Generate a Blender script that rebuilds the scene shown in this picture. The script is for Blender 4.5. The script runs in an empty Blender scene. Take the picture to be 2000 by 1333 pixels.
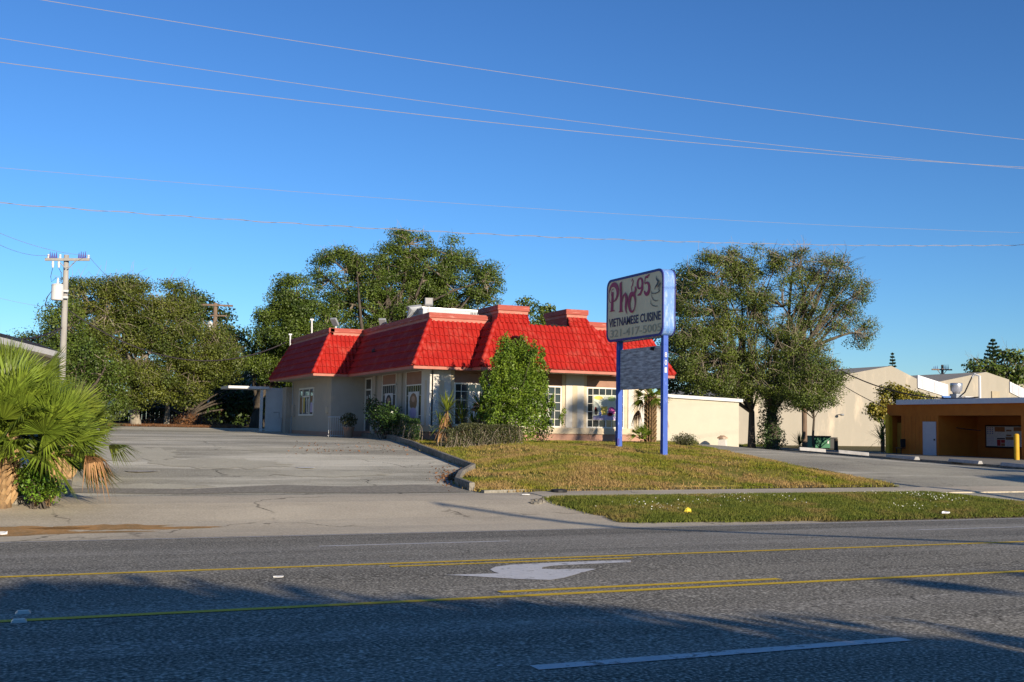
import bpy, bmesh, math, random
import numpy as np
from mathutils import Vector, Matrix
rnd = random.Random(7); rg = np.random.default_rng(7)
sc = bpy.context.scene; col = sc.collection
# ------------------------------------------------------------------ camera, sky, sun, exposure
FP, CX, CY, W0, H0 = 2150.0, 1000.0, 666.5, 2000.0, 1333.0
YAW, PITCH, ROLL, EYE = math.radians(23.3), math.atan(165.5/2150), math.radians(1.0), Vector((0, 0, 1.6))
_F0 = Vector((math.sin(YAW), math.cos(YAW), 0)); _R0 = Vector((math.cos(YAW), -math.sin(YAW), 0)); _Z = Vector((0, 0, 1))
FW = _F0*math.cos(PITCH)+_Z*math.sin(PITCH); _U0 = -_F0*math.sin(PITCH)+_Z*math.cos(PITCH)
RT = _R0*math.cos(ROLL)+_U0*math.sin(ROLL); UP = _U0*math.cos(ROLL)-_R0*math.sin(ROLL)
cd = bpy.data.cameras.new('camera'); cam = bpy.data.objects.new('camera', cd); col.objects.link(cam)
cd.sensor_width = 36.0; cd.lens = FP/W0*36.0; cd.clip_start = .1; cd.clip_end = 6000
cam.matrix_world = Matrix(((RT.x, UP.x, -FW.x, EYE.x), (RT.y, UP.y, -FW.y, EYE.y), (RT.z, UP.z, -FW.z, EYE.z), (0, 0, 0, 1)))
sc.camera = cam
SUN_EL, SUN_AZ = math.radians(14.5), math.radians(10.5)      # azimuth from -Y towards +X
sdir = Vector((math.sin(SUN_AZ)*math.cos(SUN_EL), -math.cos(SUN_AZ)*math.cos(SUN_EL), math.sin(SUN_EL)))
wd = bpy.data.worlds.new('World'); sc.world = wd; wd.use_nodes = True
nt = wd.node_tree; bg = nt.nodes['Background']; sky = nt.nodes.new('ShaderNodeTexSky')
sky.sky_type = 'NISHITA'; sky.sun_disc = False; sky.sun_elevation = SUN_EL
sky.sun_rotation = math.pi-SUN_AZ; sky.air_density = 1.0; sky.dust_density = 0.0; sky.ozone_density = 6.0
gm = nt.nodes.new('ShaderNodeGamma'); gm.inputs[1].default_value = 1.22
nt.links.new(sky.outputs[0], gm.inputs[0]); nt.links.new(gm.outputs[0], bg.inputs[0]); bg.inputs[1].default_value = 0.078
sl = bpy.data.lights.new('sun', 'SUN'); so = bpy.data.objects.new('sun', sl); col.objects.link(so)
sl.energy = 5.0; sl.angle = math.radians(0.5); sl.color = (1.0, .86, .68)
so.rotation_euler = (-sdir).to_track_quat('-Z', 'Y').to_euler(); so.location = (0, -20, 40)
sc.view_settings.view_transform = 'Standard'; sc.view_settings.look = 'None'
sc.view_settings.exposure = 0.45; sc.view_settings.gamma = 1.0
try: sc.cycles.max_bounces = 6; sc.cycles.transparent_max_bounces = 8
except Exception: pass

# ------------------------------------------------------------------ survey helpers (a sight line meets a real plane or the ground)
def ray(u, v): return FW*FP+RT*(u-CX)-UP*(v-CY)
def PY(u, v, Y): d = ray(u, v); return EYE+d*(Y/d.y)
def PX(u, v, X): d = ray(u, v); return EYE+d*(X/d.x)
def PD(u, v, D): return EYE+ray(u, v)*(D/FP)
KA = ([-400,-60,-6,-4,2,6.4,9.6,12.8,16,19,20.5,23.3,25,29,33,38,44,52,60,68,90,400],
      [0.3,.3,.25,.0,.05,.09,0,-.07,-.21,-.34,-.30,-.04,.0,.24,.49,.78,.94,.95,1.0,1.2,1.3,1.3])
KB = ([-400,-60,-6,-4,2,6.4,9.6,12.8,16,19,20.5,23.3,25,30,40,60,100,400],
      [0.3,.3,.25,.0,.05,.09,0,-.07,-.21,-.34,-.30,-.04,.0,.08,.18,.26,.3,.3])
def G0(x, y):
    a = np.interp(y, *KA); b = np.interp(y, *KB); t = min(1, max(0, (x-27)/13)); t = t*t*(3-2*t)
    return float(a*(1-t)+b*t)
def G(x, y):      # ground height, bilinear on a 1 m grid so that every sheet agrees
    i, j = math.floor(x), math.floor(y); a, b = x-i, y-j
    return (G0(i, j)*(1-a)+G0(i+1, j)*a)*(1-b)+(G0(i, j+1)*(1-a)+G0(i+1, j+1)*a)*b
def PG(u, v, off=0.0):
    d = ray(u, v); lo, hi = 2.0/FP, None; t = lo
    while t < 260/FP:
        p = EYE+d*t
        if p.z < G(p.x, p.y)+off: hi = t; break
        lo = t; t += .5/FP
    if hi is None: return EYE+d*(200/FP)
    for _ in range(20):
        m = (lo+hi)/2; p = EYE+d*m
        if p.z < G(p.x, p.y)+off: hi = m
        else: lo = m
    return EYE+d*hi

# ------------------------------------------------------------------ materials
def M(name, c1, c2=None, scale=3.0, rough=.85, bump=0.0, bscale=40.0, detail=6.0, metal=0.0, spec=.3, c3=None, s3=.5, t3=(.55, .7), stretch=(1, 1, 1), island=0.0, transl=0.0, emis=None):
    m = bpy.data.materials.new(name); m.use_nodes = True; n = m.node_tree; N = n.nodes; L = n.links
    b = N['Principled BSDF']; b.inputs['Roughness'].default_value = rough; b.inputs['Metallic'].default_value = metal
    b.inputs['Specular IOR Level'].default_value = spec
    tc = N.new('ShaderNodeTexCoord'); mp = N.new('ShaderNodeMapping'); L.new(tc.outputs['Object'], mp.inputs[0]); mp.inputs['Scale'].default_value = stretch
    out = None
    if c2 is None: c2 = tuple(x*.82 for x in c1)
    nz = N.new('ShaderNodeTexNoise'); nz.inputs['Scale'].default_value = scale; nz.inputs['Detail'].default_value = detail; nz.inputs['Roughness'].default_value = .65
    L.new(mp.outputs[0], nz.inputs[0])
    cr = N.new('ShaderNodeValToRGB'); cr.color_ramp.elements[0].position = .33; cr.color_ramp.elements[1].position = .67
    cr.color_ramp.elements[0].color = (*c2, 1); cr.color_ramp.elements[1].color = (*c1, 1)
    L.new(nz.outputs[0], cr.inputs[0]); out = cr.outputs[0]
    if c3 is not None:
        n3 = N.new('ShaderNodeTexNoise'); n3.inputs['Scale'].default_value = s3; n3.inputs['Detail'].default_value = 8; n3.inputs['Roughness'].default_value = .7
        L.new(mp.outputs[0], n3.inputs[0]); mr = N.new('ShaderNodeMapRange'); mr.inputs[1].default_value = t3[0]; mr.inputs[2].default_value = t3[1]
        L.new(n3.outputs[0], mr.inputs[0]); mx = N.new('ShaderNodeMix'); mx.data_type = 'RGBA'
        L.new(mr.outputs[0], mx.inputs[0]); L.new(out, mx.inputs[6]); mx.inputs[7].default_value = (*c3, 1); out = mx.outputs[2]
    if island > 0:
        ge = N.new('ShaderNodeNewGeometry'); mr = N.new('ShaderNodeMapRange'); mr.inputs[3].default_value = 1-island; mr.inputs[4].default_value = 1+island
        L.new(ge.outputs['Random Per Island'], mr.inputs[0]); vm = N.new('ShaderNodeVectorMath'); vm.operation = 'SCALE'
        L.new(out, vm.inputs[0]); L.new(mr.outputs[0], vm.inputs['Scale']); out = vm.outputs[0]
    L.new(out, b.inputs['Base Color'])
    if bump > 0:
        nb = N.new('ShaderNodeTexNoise'); nb.inputs['Scale'].default_value = bscale; nb.inputs['Detail'].default_value = 4
        L.new(mp.outputs[0], nb.inputs[0]); bp = N.new('ShaderNodeBump'); bp.inputs['Strength'].default_value = bump; bp.inputs['Distance'].default_value = .02
        L.new(nb.outputs[0], bp.inputs['Height']); L.new(bp.outputs[0], b.inputs['Normal'])
    if transl > 0:
        tr = N.new('ShaderNodeBsdfTranslucent'); L.new(out, tr.inputs[0]); ms = N.new('ShaderNodeMixShader'); ms.inputs[0].default_value = transl
        L.new(b.outputs[0], ms.inputs[1]); L.new(tr.outputs[0], ms.inputs[2]); L.new(ms.outputs[0], N['Material Output'].inputs[0])
    return m
def hx(h, k=1.0):     # sRGB hex -> linear, times k
    r = []
    for i in (0, 2, 4):
        c = int(h[i:i+2], 16)/255; r.append((c/12.92 if c <= .04045 else ((c+.055)/1.055)**2.4)*k)
    return tuple(r)
# asphalt, concrete with cracks and aggregate
def ground_mat(name, base, dark, light, grain, gs, patch, ps, cracks=0.0, cs=.35, cdist=.02, stretch=(1, 1, 1), tint=None, ts=.2, tt=(.5, .65), rough=1.0, streak=0.0, bmp=.5):
    m = bpy.data.materials.new(name); m.use_nodes = True; n = m.node_tree; N = n.nodes; L = n.links; b = N['Principled BSDF']
    b.inputs['Roughness'].default_value = rough; b.inputs['Specular IOR Level'].default_value = .12
    tc = N.new('ShaderNodeTexCoord'); P = tc.outputs['Object']
    def noise(s, d=5, r=.6, vec=P):
        q = N.new('ShaderNodeTexNoise'); q.inputs['Scale'].default_value = s; q.inputs['Detail'].default_value = d; q.inputs['Roughness'].default_value = r; L.new(vec, q.inputs[0]); return q.outputs[0]
    def mrng(x, a, c, lo, hi):
        q = N.new('ShaderNodeMapRange'); L.new(x, q.inputs[0]); q.inputs[1].default_value = a; q.inputs[2].default_value = c; q.inputs[3].default_value = lo; q.inputs[4].default_value = hi; return q.outputs[0]
    def mix(f, a, c, mode='MIX'):
        q = N.new('ShaderNodeMix'); q.data_type = 'RGBA'; q.blend_type = mode
        L.new(f, q.inputs[0]) if hasattr(f, 'links') else setattr(q.inputs[0], 'default_value', f)
        for s, x in ((6, a), (7, c)):
            if hasattr(x, 'links'): L.new(x, q.inputs[s])
            else: q.inputs[s].default_value = (*x, 1)
        return q.outputs[2]
    c = mix(mrng(noise(ps, 8, .65), .35, .65, 0, 1), base, patch)
    mp = N.new('ShaderNodeMapping'); L.new(P, mp.inputs[0]); mp.inputs['Scale'].default_value = stretch
    if streak: c = mix(mrng(noise(1.0, 6, .6, mp.outputs[0]), .45, .7, 0, streak), c, dark)
    if tint: c = mix(mrng(noise(ts, 9, .7, mp.outputs[0]), tt[0], tt[1], 0, 1), c, tint)
    g1 = noise(gs, 2, .5); c = mix(mrng(g1, .52, .68, 0, grain), c, light); c = mix(mrng(g1, .46, .32, 0, grain), c, dark)
    if cracks:
        ds = noise(1.7, 4); vm = N.new('ShaderNodeVectorMath'); vm.operation = 'SCALE'; L.new(ds, vm.inputs[0]); vm.inputs['Scale'].default_value = .9
        q = N.new('ShaderNodeTexNoise'); q.inputs['Scale'].default_value = 1.3; q.inputs['Detail'].default_value = 5; L.new(P, q.inputs[0])
        va = N.new('ShaderNodeVectorMath'); va.operation = 'ADD'; L.new(P, va.inputs[0]); L.new(q.outputs['Color'], va.inputs[1])
        vo = N.new('ShaderNodeTexVoronoi'); vo.feature = 'DISTANCE_TO_EDGE'; vo.inputs['Scale'].default_value = cs; L.new(va.outputs[0], vo.inputs['Vector'])
        mk = mrng(vo.outputs['Distance'], 0, cdist, cracks, 0); gate = mrng(noise(.5, 3), .45, .58, 0, 1)
        mm = N.new('ShaderNodeMath'); mm.operation = 'MULTIPLY'; L.new(mk, mm.inputs[0]); L.new(gate, mm.inputs[1]); c = mix(mm.outputs[0], c, tuple(x*.35 for x in dark))
    L.new(c, b.inputs['Base Color']); bp = N.new('ShaderNodeBump'); bp.inputs['Strength'].default_value = bmp; bp.inputs['Distance'].default_value = .008
    L.new(g1, bp.inputs['Height']); L.new(bp.outputs[0], b.inputs['Normal']); return m

MT = {}
MT['asphalt'] = ground_mat('asphalt', (.245, .222, .17), (.032, .029, .023), (.78, .72, .57), .72, 36, (.195, .18, .142), .35, cracks=.8, cs=.13, cdist=.0022, bmp=.12, stretch=(.05, .8, 1), streak=.5, tint=(.34, .31, .25), ts=.6, tt=(.5, .62))
MT['old_asphalt'] = ground_mat('old_asphalt', (.44, .41, .31), (.17, .16, .13), (.72, .68, .54), .5, 30, (.30, .28, .22), .22, bmp=.2, cracks=.9, cs=.24, cdist=.010, stretch=(.15, .7, 1), streak=.5, tint=(.66, .62, .49), ts=.35, tt=(.50, .60))
MT['concrete'] = ground_mat('concrete', (.57, .50, .37), (.25, .22, .17), (.80, .72, .56), .3, 26, (.46, .40, .30), .3, cracks=.9, cs=.25, cdist=.010, stretch=(.2, .8, 1), streak=.45)
MT['kerb'] = ground_mat('kerb', (.27, .245, .20), (.08, .075, .065), (.40, .37, .30), .5, 14, (.13, .12, .10), 1.1)
MT['dark_asphalt'] = ground_mat('dark_asphalt', (.27, .25, .20), (.12, .11, .09), (.4, .37, .3), .5, 14, (.24, .22, .18), .8)
MT['dirt_edge'] = M('dirt_edge', (.06, .05, .025), (.035, .03, .015), 8)
MT['patch'] = ground_mat('patch', (.52, .49, .37), (.3, .28, .22), (.75, .70, .56), .4, 26, (.42, .39, .30), .6, bmp=.2)
MT['sand'] = ground_mat('sand', (.50, .27, .10), (.30, .18, .08), (.46, .33, .2), .5, 18, (.24, .17, .08), 1.5)
MT['soil'] = ground_mat('soil', (.16, .13, .055), (.08, .06, .03), (.26, .21, .10), .6, 9, (.10, .10, .035), .5, tint=(.20, .13, .06), ts=.6)
MT['lawn'] = ground_mat('lawn', (.21, .18, .03), (.07, .065, .015), (.36, .28, .08), .6, 14, (.12, .14, .015), .5, tint=(.28, .19, .07), ts=.45, tt=(.5, .6))
MT['yellow'] = M('yellow', (0.85, 0.56, 0.015), (0.7, 0.45, 0.012), 7, .7, .3, 60, c3=(.14, .11, .06), s3=5, t3=(.68, .74))
MT['white_paint'] = M('white_paint', (.80, .78, .72), (.62, .60, .56), 6, .7, .3, 60, c3=(.22, .205, .17), s3=6, t3=(.56, .64))
def tilemat():
    m = M('roof_tile', (.43, .020, .012), (.33, .014, .009), 2.2, .62, .25, 30, c3=(.46, .075, .05), s3=1.3, t3=(.52, .70)); return m
MT['tile'] = tilemat()
MT['pink'] = M('pink_paint', (0.39, 0.085, 0.058), (0.33, 0.065, 0.045), 3, .7, .1, 30, c3=(.64, .36, .28), s3=4, stretch=(.4, .4, 4))
MT['pink_light'] = M('pale_pink_paint', (0.5, 0.2, 0.145), (0.42, 0.15, 0.105), 3, .7, .1, 30, c3=(.55, .28, .2), s3=4, t3=(.6, .7))
MT['hole'] = M('dark_hole', (.03, .02, .018), (.012, .01, .01))
MT['stucco'] = M('stucco', (0.45, 0.395, 0.32), (0.41, 0.36, 0.29), 2, .9, .25, 60, c3=(.50, .42, .31), s3=.8)
MT['stucco_white'] = M('white_stucco', (0.64, 0.61, 0.55), (0.58, 0.55, 0.49), 2, .85, .15, 60, c3=(.66, .6, .5), s3=1.2, t3=(.6, .75))
MT['stucco_cream'] = M('cream_stucco', (0.622, 0.521, 0.370), (0.571, 0.470, 0.328), 2, .85, .15, 60)
MT['base_pink'] = M('dusty_pink_paint', (0.462, 0.269, 0.193), (0.403, 0.227, 0.160), 2, .85, .15, 50)
MT['arch_pink'] = M('arch_panel_paint', (0.353, 0.202, 0.143), (0.302, 0.168, 0.118), 2, .8)
MT['soffit'] = M('soffit_paint', (.42, .38, .32), (.36, .32, .27), 2, .8)
MT['white'] = M('white_enamel', (0.655, 0.647, 0.622), (0.588, 0.580, 0.554), 3, .55)
MT['frame'] = M('white_window_frame', (.78, .75, .66), (.72, .69, .6), 3, .6)
MT['glass'] = M('window_glass', (.035, .042, .045), (.02, .025, .028), .8, .06, spec=.8)
MT['blue'] = M('blue_paint', (0.045, 0.115, 0.47), (0.04, 0.095, 0.4), 3, .55, c3=(.26, .34, .66), s3=9, t3=(.58, .72), stretch=(1, 1, .3))
MT['cabinet'] = M('weathered_blue_metal', (0.14, 0.28, 0.6), (0.11, 0.235, 0.54), 2, .5, c3=(.34, .45, .66), s3=5, t3=(.5, .66), stretch=(2, 2, .5))
MT['trim_blue'] = M('dark_blue_trim', (.035, .04, .25), (.03, .03, .2), 2, .5)
MT['face'] = M('sign_face', (0.9, 0.72, 0.44), (0.82, 0.65, 0.39), 1.2, .5, c3=(.70, .58, .36), s3=1.5)
MT['wine'] = M('wine_red_vinyl', (.42, .025, .085), (.36, .02, .07), 2, .5)
MT['navy'] = M('navy_vinyl', (.025, .03, .09), (.02, .025, .075), 2, .5)
MT['faded'] = M('faded_grey_vinyl', (0.5, 0.44, 0.3), (0.46, 0.405, 0.275), 6, .6)
MT['ink'] = M('dark_line_vinyl', (.06, .055, .05), (.08, .07, .06), 2, .5)
MT['plywood'] = M('weathered_plywood', (0.85, 0.79, 0.78), (0.22, 0.18, 0.19), 4, .9, .3, 20, c3=(.36, .33, .36), s3=5, stretch=(1, .6, 3.5))
MT['bark'] = M('bark', (0.11, 0.09, 0.068), (0.05, 0.04, 0.03), 6, .95, .6, 20, stretch=(1, 1, .3))
MT['bark_pale'] = M('pale_bark', (.36, .32, .25), (.2, .17, .13), 5, .95, .5, 20, stretch=(1, 1, .4))
MT['palm_bark'] = M('palm_bark', (.30, .19, .09), (.13, .085, .05), 5, .95, .5, 15)
MT['palm_boot'] = M('palm_boot', (.52, .33, .15), (.30, .19, .10), 4, .8, c3=(.35, .27, .17), s3=3)
MT['dead'] = M('dead_frond', (.36, .20, .085), (.24, .125, .06), 4, .8, island=.35, transl=.1)
def leafm(n, a, b, isl=.5, tr=.10, s=.45, r=.5): return M(n, a, b, s, r, spec=.35, island=isl, transl=tr)
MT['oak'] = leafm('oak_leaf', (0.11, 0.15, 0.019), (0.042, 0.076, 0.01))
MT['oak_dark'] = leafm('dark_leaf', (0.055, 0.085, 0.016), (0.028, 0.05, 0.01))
MT['olive'] = leafm('olive_leaf', (0.125, 0.14, 0.018), (0.05, 0.078, 0.011))
MT['right'] = leafm('willow_leaf', (0.125, 0.155, 0.022), (0.05, 0.08, 0.011))
MT['yellowing'] = leafm('yellowing_leaf', (0.3, 0.22, 0.02), (0.1, 0.13, 0.016), s=.7)
MT['bush'] = leafm('bush_leaf', (0.17, 0.24, 0.02), (0.06, 0.125, 0.01), s=1.2)
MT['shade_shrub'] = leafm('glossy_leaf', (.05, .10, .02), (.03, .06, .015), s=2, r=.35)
MT['hedge'] = leafm('hedge_leaf', (0.095, 0.1, 0.035), (0.045, 0.052, 0.02), s=2.5)
MT['ixora'] = leafm('bright_leaf', (.16, .24, .02), (.06, .15, .015), s=2.5, r=.4)
MT['palm'] = leafm('palm_leaf', (0.19, 0.25, 0.028), (0.1, 0.155, 0.018), s=2, tr=.2, r=.4)
MT['palm2'] = leafm('young_palm_leaf', (0.22, 0.26, 0.035), (0.12, 0.17, 0.022), s=2, tr=.2, r=.4)
MT['pine'] = leafm('pine_needles', (.035, .065, .02), (.02, .045, .018))
MT['vine'] = leafm('vine_leaf', (.045, .085, .018), (.03, .055, .014), s=2)
MT['twig'] = M('twig', (.30, .25, .19), (.2, .165, .12), 3)
MT['brown_leaf'] = leafm('dry_leaf', (.22, .10, .04), (.14, .07, .03), tr=.1)
MT['grass'] = M('grass_blades', (.32, .27, .03), (.12, .18, .015), 1.2, .7, c3=(.40, .27, .10), s3=.5, t3=(.44, .58), island=.5, transl=.25)
MT['grass_g'] = M('green_grass_blades', (.19, .205, .03), (.09, .125, .016), 1.4, .7, c3=(.26, .20, .06), s3=.6, t3=(.50, .64), island=.35, transl=.25)
MT['pole_pale'] = M('pale_concrete_pole', (0.4, 0.385, 0.35), (0.29, 0.275, 0.25), 3, .9, .3, 30, stretch=(1, 1, .2))
MT['pole_wood'] = M('wood_pole', (.26, .18, .13), (.14, .10, .07), 4, .9, .4, 30, stretch=(1, 1, .15))
MT['insul'] = M('insulator_violet', (.06, .03, .25), (.05, .025, .2), 3, .4)
MT['wire'] = M('wire_metal', (0.34, 0.31, 0.31), (0.27, 0.25, 0.25), 3, .5)
MT['cable'] = M('black_cable', (.05, .04, .045), (.03, .025, .03), 3, .6)
MT['grey_metal'] = M('grey_metal', (0.353, 0.370, 0.378), (0.302, 0.319, 0.328), 3, .5, metal=.2)
MT['steel'] = M('galvanised_steel', (0.630, 0.630, 0.630), (0.521, 0.529, 0.538), 3, .32, metal=.8)
MT['lampglass'] = M('lamp_lens', (.5, .48, .44), (.42, .4, .37), 3, .3)
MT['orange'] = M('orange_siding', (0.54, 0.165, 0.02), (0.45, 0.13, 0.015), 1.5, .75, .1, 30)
MT['orange_d'] = M('shade_toned_siding', (0.46, 0.15, 0.025), (0.38, 0.115, 0.02), 1.5, .75)  # orange siding again, with the shade of the recess put into its colour
MT['door_grey'] = M('grey_door_paint', (.55, .53, .56), (.5, .48, .52), 3, .55)
MT['yellow_wood'] = M('yellow_plywood', (.52, .30, .05), (.44, .25, .04), 2, .8)
MT['bollard'] = M('yellow_bollard_paint', (.62, .36, .02), (.5, .29, .02), 3, .6)
MT['tan'] = M('tan_stucco', (0.37, 0.335, 0.27), (0.34, 0.31, 0.25), 1, .9, .3, 30, c3=(.53, .45, .34), s3=.5, stretch=(1, 1, .3))
MT['green'] = M('green_dumpster_paint', (.012, .16, .065), (.01, .12, .05), 3, .5, c3=(.03, .1, .05), s3=4)
MT['black'] = M('black_plastic', (.02, .02, .022), (.015, .015, .016), 3, .5)
MT['blue_white'] = M('white_band', (.74, .74, .76), (.66, .66, .70), 2, .7)
MT['annex'] = M('annex_wall_paint', (0.51, 0.47, 0.365), (0.475, 0.435, 0.34), 1.2, .85, .1, 40, c3=(.66, .56, .40), s3=.7, t3=(.58, .75))
MT['roof_dark'] = M('dark_shingle', (.028, .025, .03), (.018, .017, .02), 8, .95)
MT['beige'] = M('beige_wall', (.42, .36, .25), (.37, .31, .22), 2, .9)
MT['fence'] = M('dark_fence_boards', (.06, .05, .04), (.035, .03, .025), 5, .9, stretch=(6, 6, .5))
MT['terracotta'] = M('terracotta', (.36, .22, .15), (.3, .18, .12), 4, .85)
MT['stop'] = M('wheel_stop_concrete', (0.47, 0.455, 0.43), (0.33, 0.32, 0.3), 5, .8, .3, 30)
MT['paper'] = M('white_paper', (.75, .75, .73), (.66, .66, .64), 5, .7)
MT['petal'] = M('yellow_petal', (.75, .62, .05), (.66, .5, .04), 4, .6)
MT['petal_w'] = M('white_petal', (.8, .8, .75), (.7, .7, .66), 4, .6)
MT['reflector'] = M('road_reflector', (.5, .55, .5), (.4, .45, .4), 4, .3)
MT['rust'] = M('rusty_paint', (.5, .4, .3), (.3, .16, .08), 5, .8)
for nm, c in dict(p_white=(.72, .70, .66), p_dark=(.03, .022, .022), p_skin=(.55, .33, .22), p_brown=(.28, .15, .07), p_green=(.45, .55, .22), p_yellow=(.75, .55, .10), p_mag=(.48, .07, .30), p_red=(.42, .03, .03), p_lilac=(.5, .42, .62), p_pale=(.62, .66, .55), p_blue=(.10, .16, .45), p_food=(.35, .14, .05)).items():
    MT[nm] = M(nm.replace('p_', 'print_'), c, tuple(x*.8 for x in c), 9, .5)

# ------------------------------------------------------------------ mesh helpers
def rootloc(p):
    while p is not None and p.parent is not None: p = p.parent
    return Vector(p.location) if p is not None else Vector((0, 0, 0))
class MB:
    def __init__(s): s.v = []; s.f = []; s.mi = []; s.m = 0
    def add(s, vs, fs):
        k = len(s.v); s.v.extend([tuple(x) for x in vs]); s.f.extend([tuple(i+k for i in f) for f in fs]); s.mi.extend([s.m]*len(fs)); return s
    def box(s, x0, x1, y0, y1, z0, z1, rz=0.0, c=None):
        x0, x1 = min(x0, x1), max(x0, x1); y0, y1 = min(y0, y1), max(y0, y1); z0, z1 = min(z0, z1), max(z0, z1)
        vs = [Vector(p) for p in ((x0,y0,z0),(x1,y0,z0),(x1,y1,z0),(x0,y1,z0),(x0,y0,z1),(x1,y0,z1),(x1,y1,z1),(x0,y1,z1))]
        if rz:
            c = Vector(c) if c else Vector(((x0+x1)/2, (y0+y1)/2, 0)); Rm = Matrix.Rotation(rz, 3, 'Z'); c = Vector((c.x, c.y, 0)); vs = [Rm @ (v-c)+c for v in vs]
        return s.add(vs, ((0,3,2,1),(4,5,6,7),(0,1,5,4),(1,2,6,5),(2,3,7,6),(3,0,4,7)))
    def obox(s, o, a, b, c):     # box from corner o with edge vectors a, b, c
        o, a, b, c = map(Vector, (o, a, b, c)); vs = [o, o+a, o+a+b, o+b, o+c, o+a+c, o+a+b+c, o+b+c]
        return s.add(vs, ((0,3,2,1),(4,5,6,7),(0,1,5,4),(1,2,6,5),(2,3,7,6),(3,0,4,7)))
    def tube(s, pts, r, n=6, cap=True):
        pts = [Vector(p) for p in pts]; rr = r if hasattr(r, '__len__') else [r]*len(pts); k = len(s.v); V = []
        for i, p in enumerate(pts):
            d = (pts[min(i+1, len(pts)-1)]-pts[max(i-1, 0)])
            d = d.normalized() if d.length > 1e-9 else Vector((0, 0, 1))
            a = d.cross(Vector((0, 0, 1)) if abs(d.z) < .9 else Vector((1, 0, 0))).normalized(); b = d.cross(a)
            for j in range(n): t = 2*math.pi*j/n; V.append(p+(a*math.cos(t)+b*math.sin(t))*rr[i])
        F = [(i*n+j, i*n+(j+1) % n, (i+1)*n+(j+1) % n, (i+1)*n+j) for i in range(len(pts)-1) for j in range(n)]
        if cap: F += [tuple(range(n))[::-1], tuple((len(pts)-1)*n+j for j in range(n))]
        return s.add(V, F)
    def lathe(s, c, prof, n=16):
        c = Vector(c); V = [c+Vector((r*math.cos(2*math.pi*j/n), r*math.sin(2*math.pi*j/n), z)) for r, z in prof for j in range(n)]
        F = [(i*n+j, i*n+(j+1) % n, (i+1)*n+(j+1) % n, (i+1)*n+j) for i in range(len(prof)-1) for j in range(n)]
        F += [tuple(range(n))[::-1], tuple((len(prof)-1)*n+j for j in range(n))]; return s.add(V, F)
    def poly(s, pts, nrm, th):   # extruded planar polygon
        pts = [Vector(p) for p in pts]; q = Vector(nrm)*th; n = len(pts)
        return s.add(pts+[p+q for p in pts], [tuple(range(n)), tuple(range(2*n-1, n-1, -1))]+[(i, (i+1) % n, n+(i+1) % n, n+i) for i in range(n)])
    def blob(s, c, r, n=8, jit=.12):
        V = []; F = []; c = Vector(c); m = n//2
        for i in range(m+1):
            for j in range(n):
                th = math.pi*i/m; ph = 2*math.pi*j/n; k = 1+rnd.uniform(-jit, jit)
                V.append(c+Vector((r[0]*math.sin(th)*math.cos(ph)*k, r[1]*math.sin(th)*math.sin(ph)*k, r[2]*math.cos(th)*k)))
        F = [(i*n+j, i*n+(j+1) % n, (i+1)*n+(j+1) % n, (i+1)*n+j) for i in range(m) for j in range(n)]; return s.add(V, F)
    def obj(s, name, mat, parent=None, smooth=False, bevel=0.0):
        L0 = rootloc(parent); me = bpy.data.meshes.new(name)
        me.from_pydata([(x-L0.x, y-L0.y, z-L0.z) for x, y, z in s.v], [], s.f)
        ms = mat if isinstance(mat, (list, tuple)) else [mat]
        for q in ms: me.materials.append(MT[q])
        if len(ms) > 1: me.polygons.foreach_set('material_index', s.mi)
        if smooth: me.polygons.foreach_set('use_smooth', [True]*len(me.polygons))
        o = bpy.data.objects.new(name, me); col.objects.link(o); o.parent = parent
        b = bmesh.new(); b.from_mesh(me); bmesh.ops.recalc_face_normals(b, faces=b.faces); b.to_mesh(me); b.free()
        if bevel: bv = o.modifiers.new('bevel', 'BEVEL'); bv.width = bevel; bv.segments = 2
        return o
def tag(o, label=None, cat=None, group=None, kind=None):
    if label: o['label'] = label
    if cat: o['category'] = cat
    if group: o['group'] = group
    if kind: o['kind'] = kind
    return o
def thing(name, loc, label, cat, group=None):
    o = bpy.data.objects.new(name, None); o.empty_display_size = .3; col.objects.link(o); o.location = loc; return tag(o, label, cat, group)
def struct(o, kind='structure'): o['kind'] = kind; return o
def copy_tree(o, parent=None):
    c = o.copy(); col.objects.link(c); c.parent = parent
    for ch in [x for x in bpy.data.objects if x.parent == o]: copy_tree(ch, c)
    return c
def quads(name, V, mat, parent=None, tri=False):      # V: (n,4,3) or (n,3,3) numpy
    n, k = V.shape[:2]; L0 = rootloc(parent); V = V-np.array(L0)[None, None, :]
    me = bpy.data.meshes.new(name); me.vertices.add(n*k); me.vertices.foreach_set('co', V.reshape(-1).astype(np.float32))
    me.loops.add(n*k); me.loops.foreach_set('vertex_index', np.arange(n*k, dtype=np.int32))
    me.polygons.add(n); me.polygons.foreach_set('loop_start', np.arange(0, n*k, k, dtype=np.int32))
    try: me.polygons.foreach_set('loop_total', np.full(n, k, dtype=np.int32))
    except Exception: pass
    me.update(calc_edges=True); me.materials.append(MT[mat]); o = bpy.data.objects.new(name, me); col.objects.link(o); o.parent = parent; return o
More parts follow.
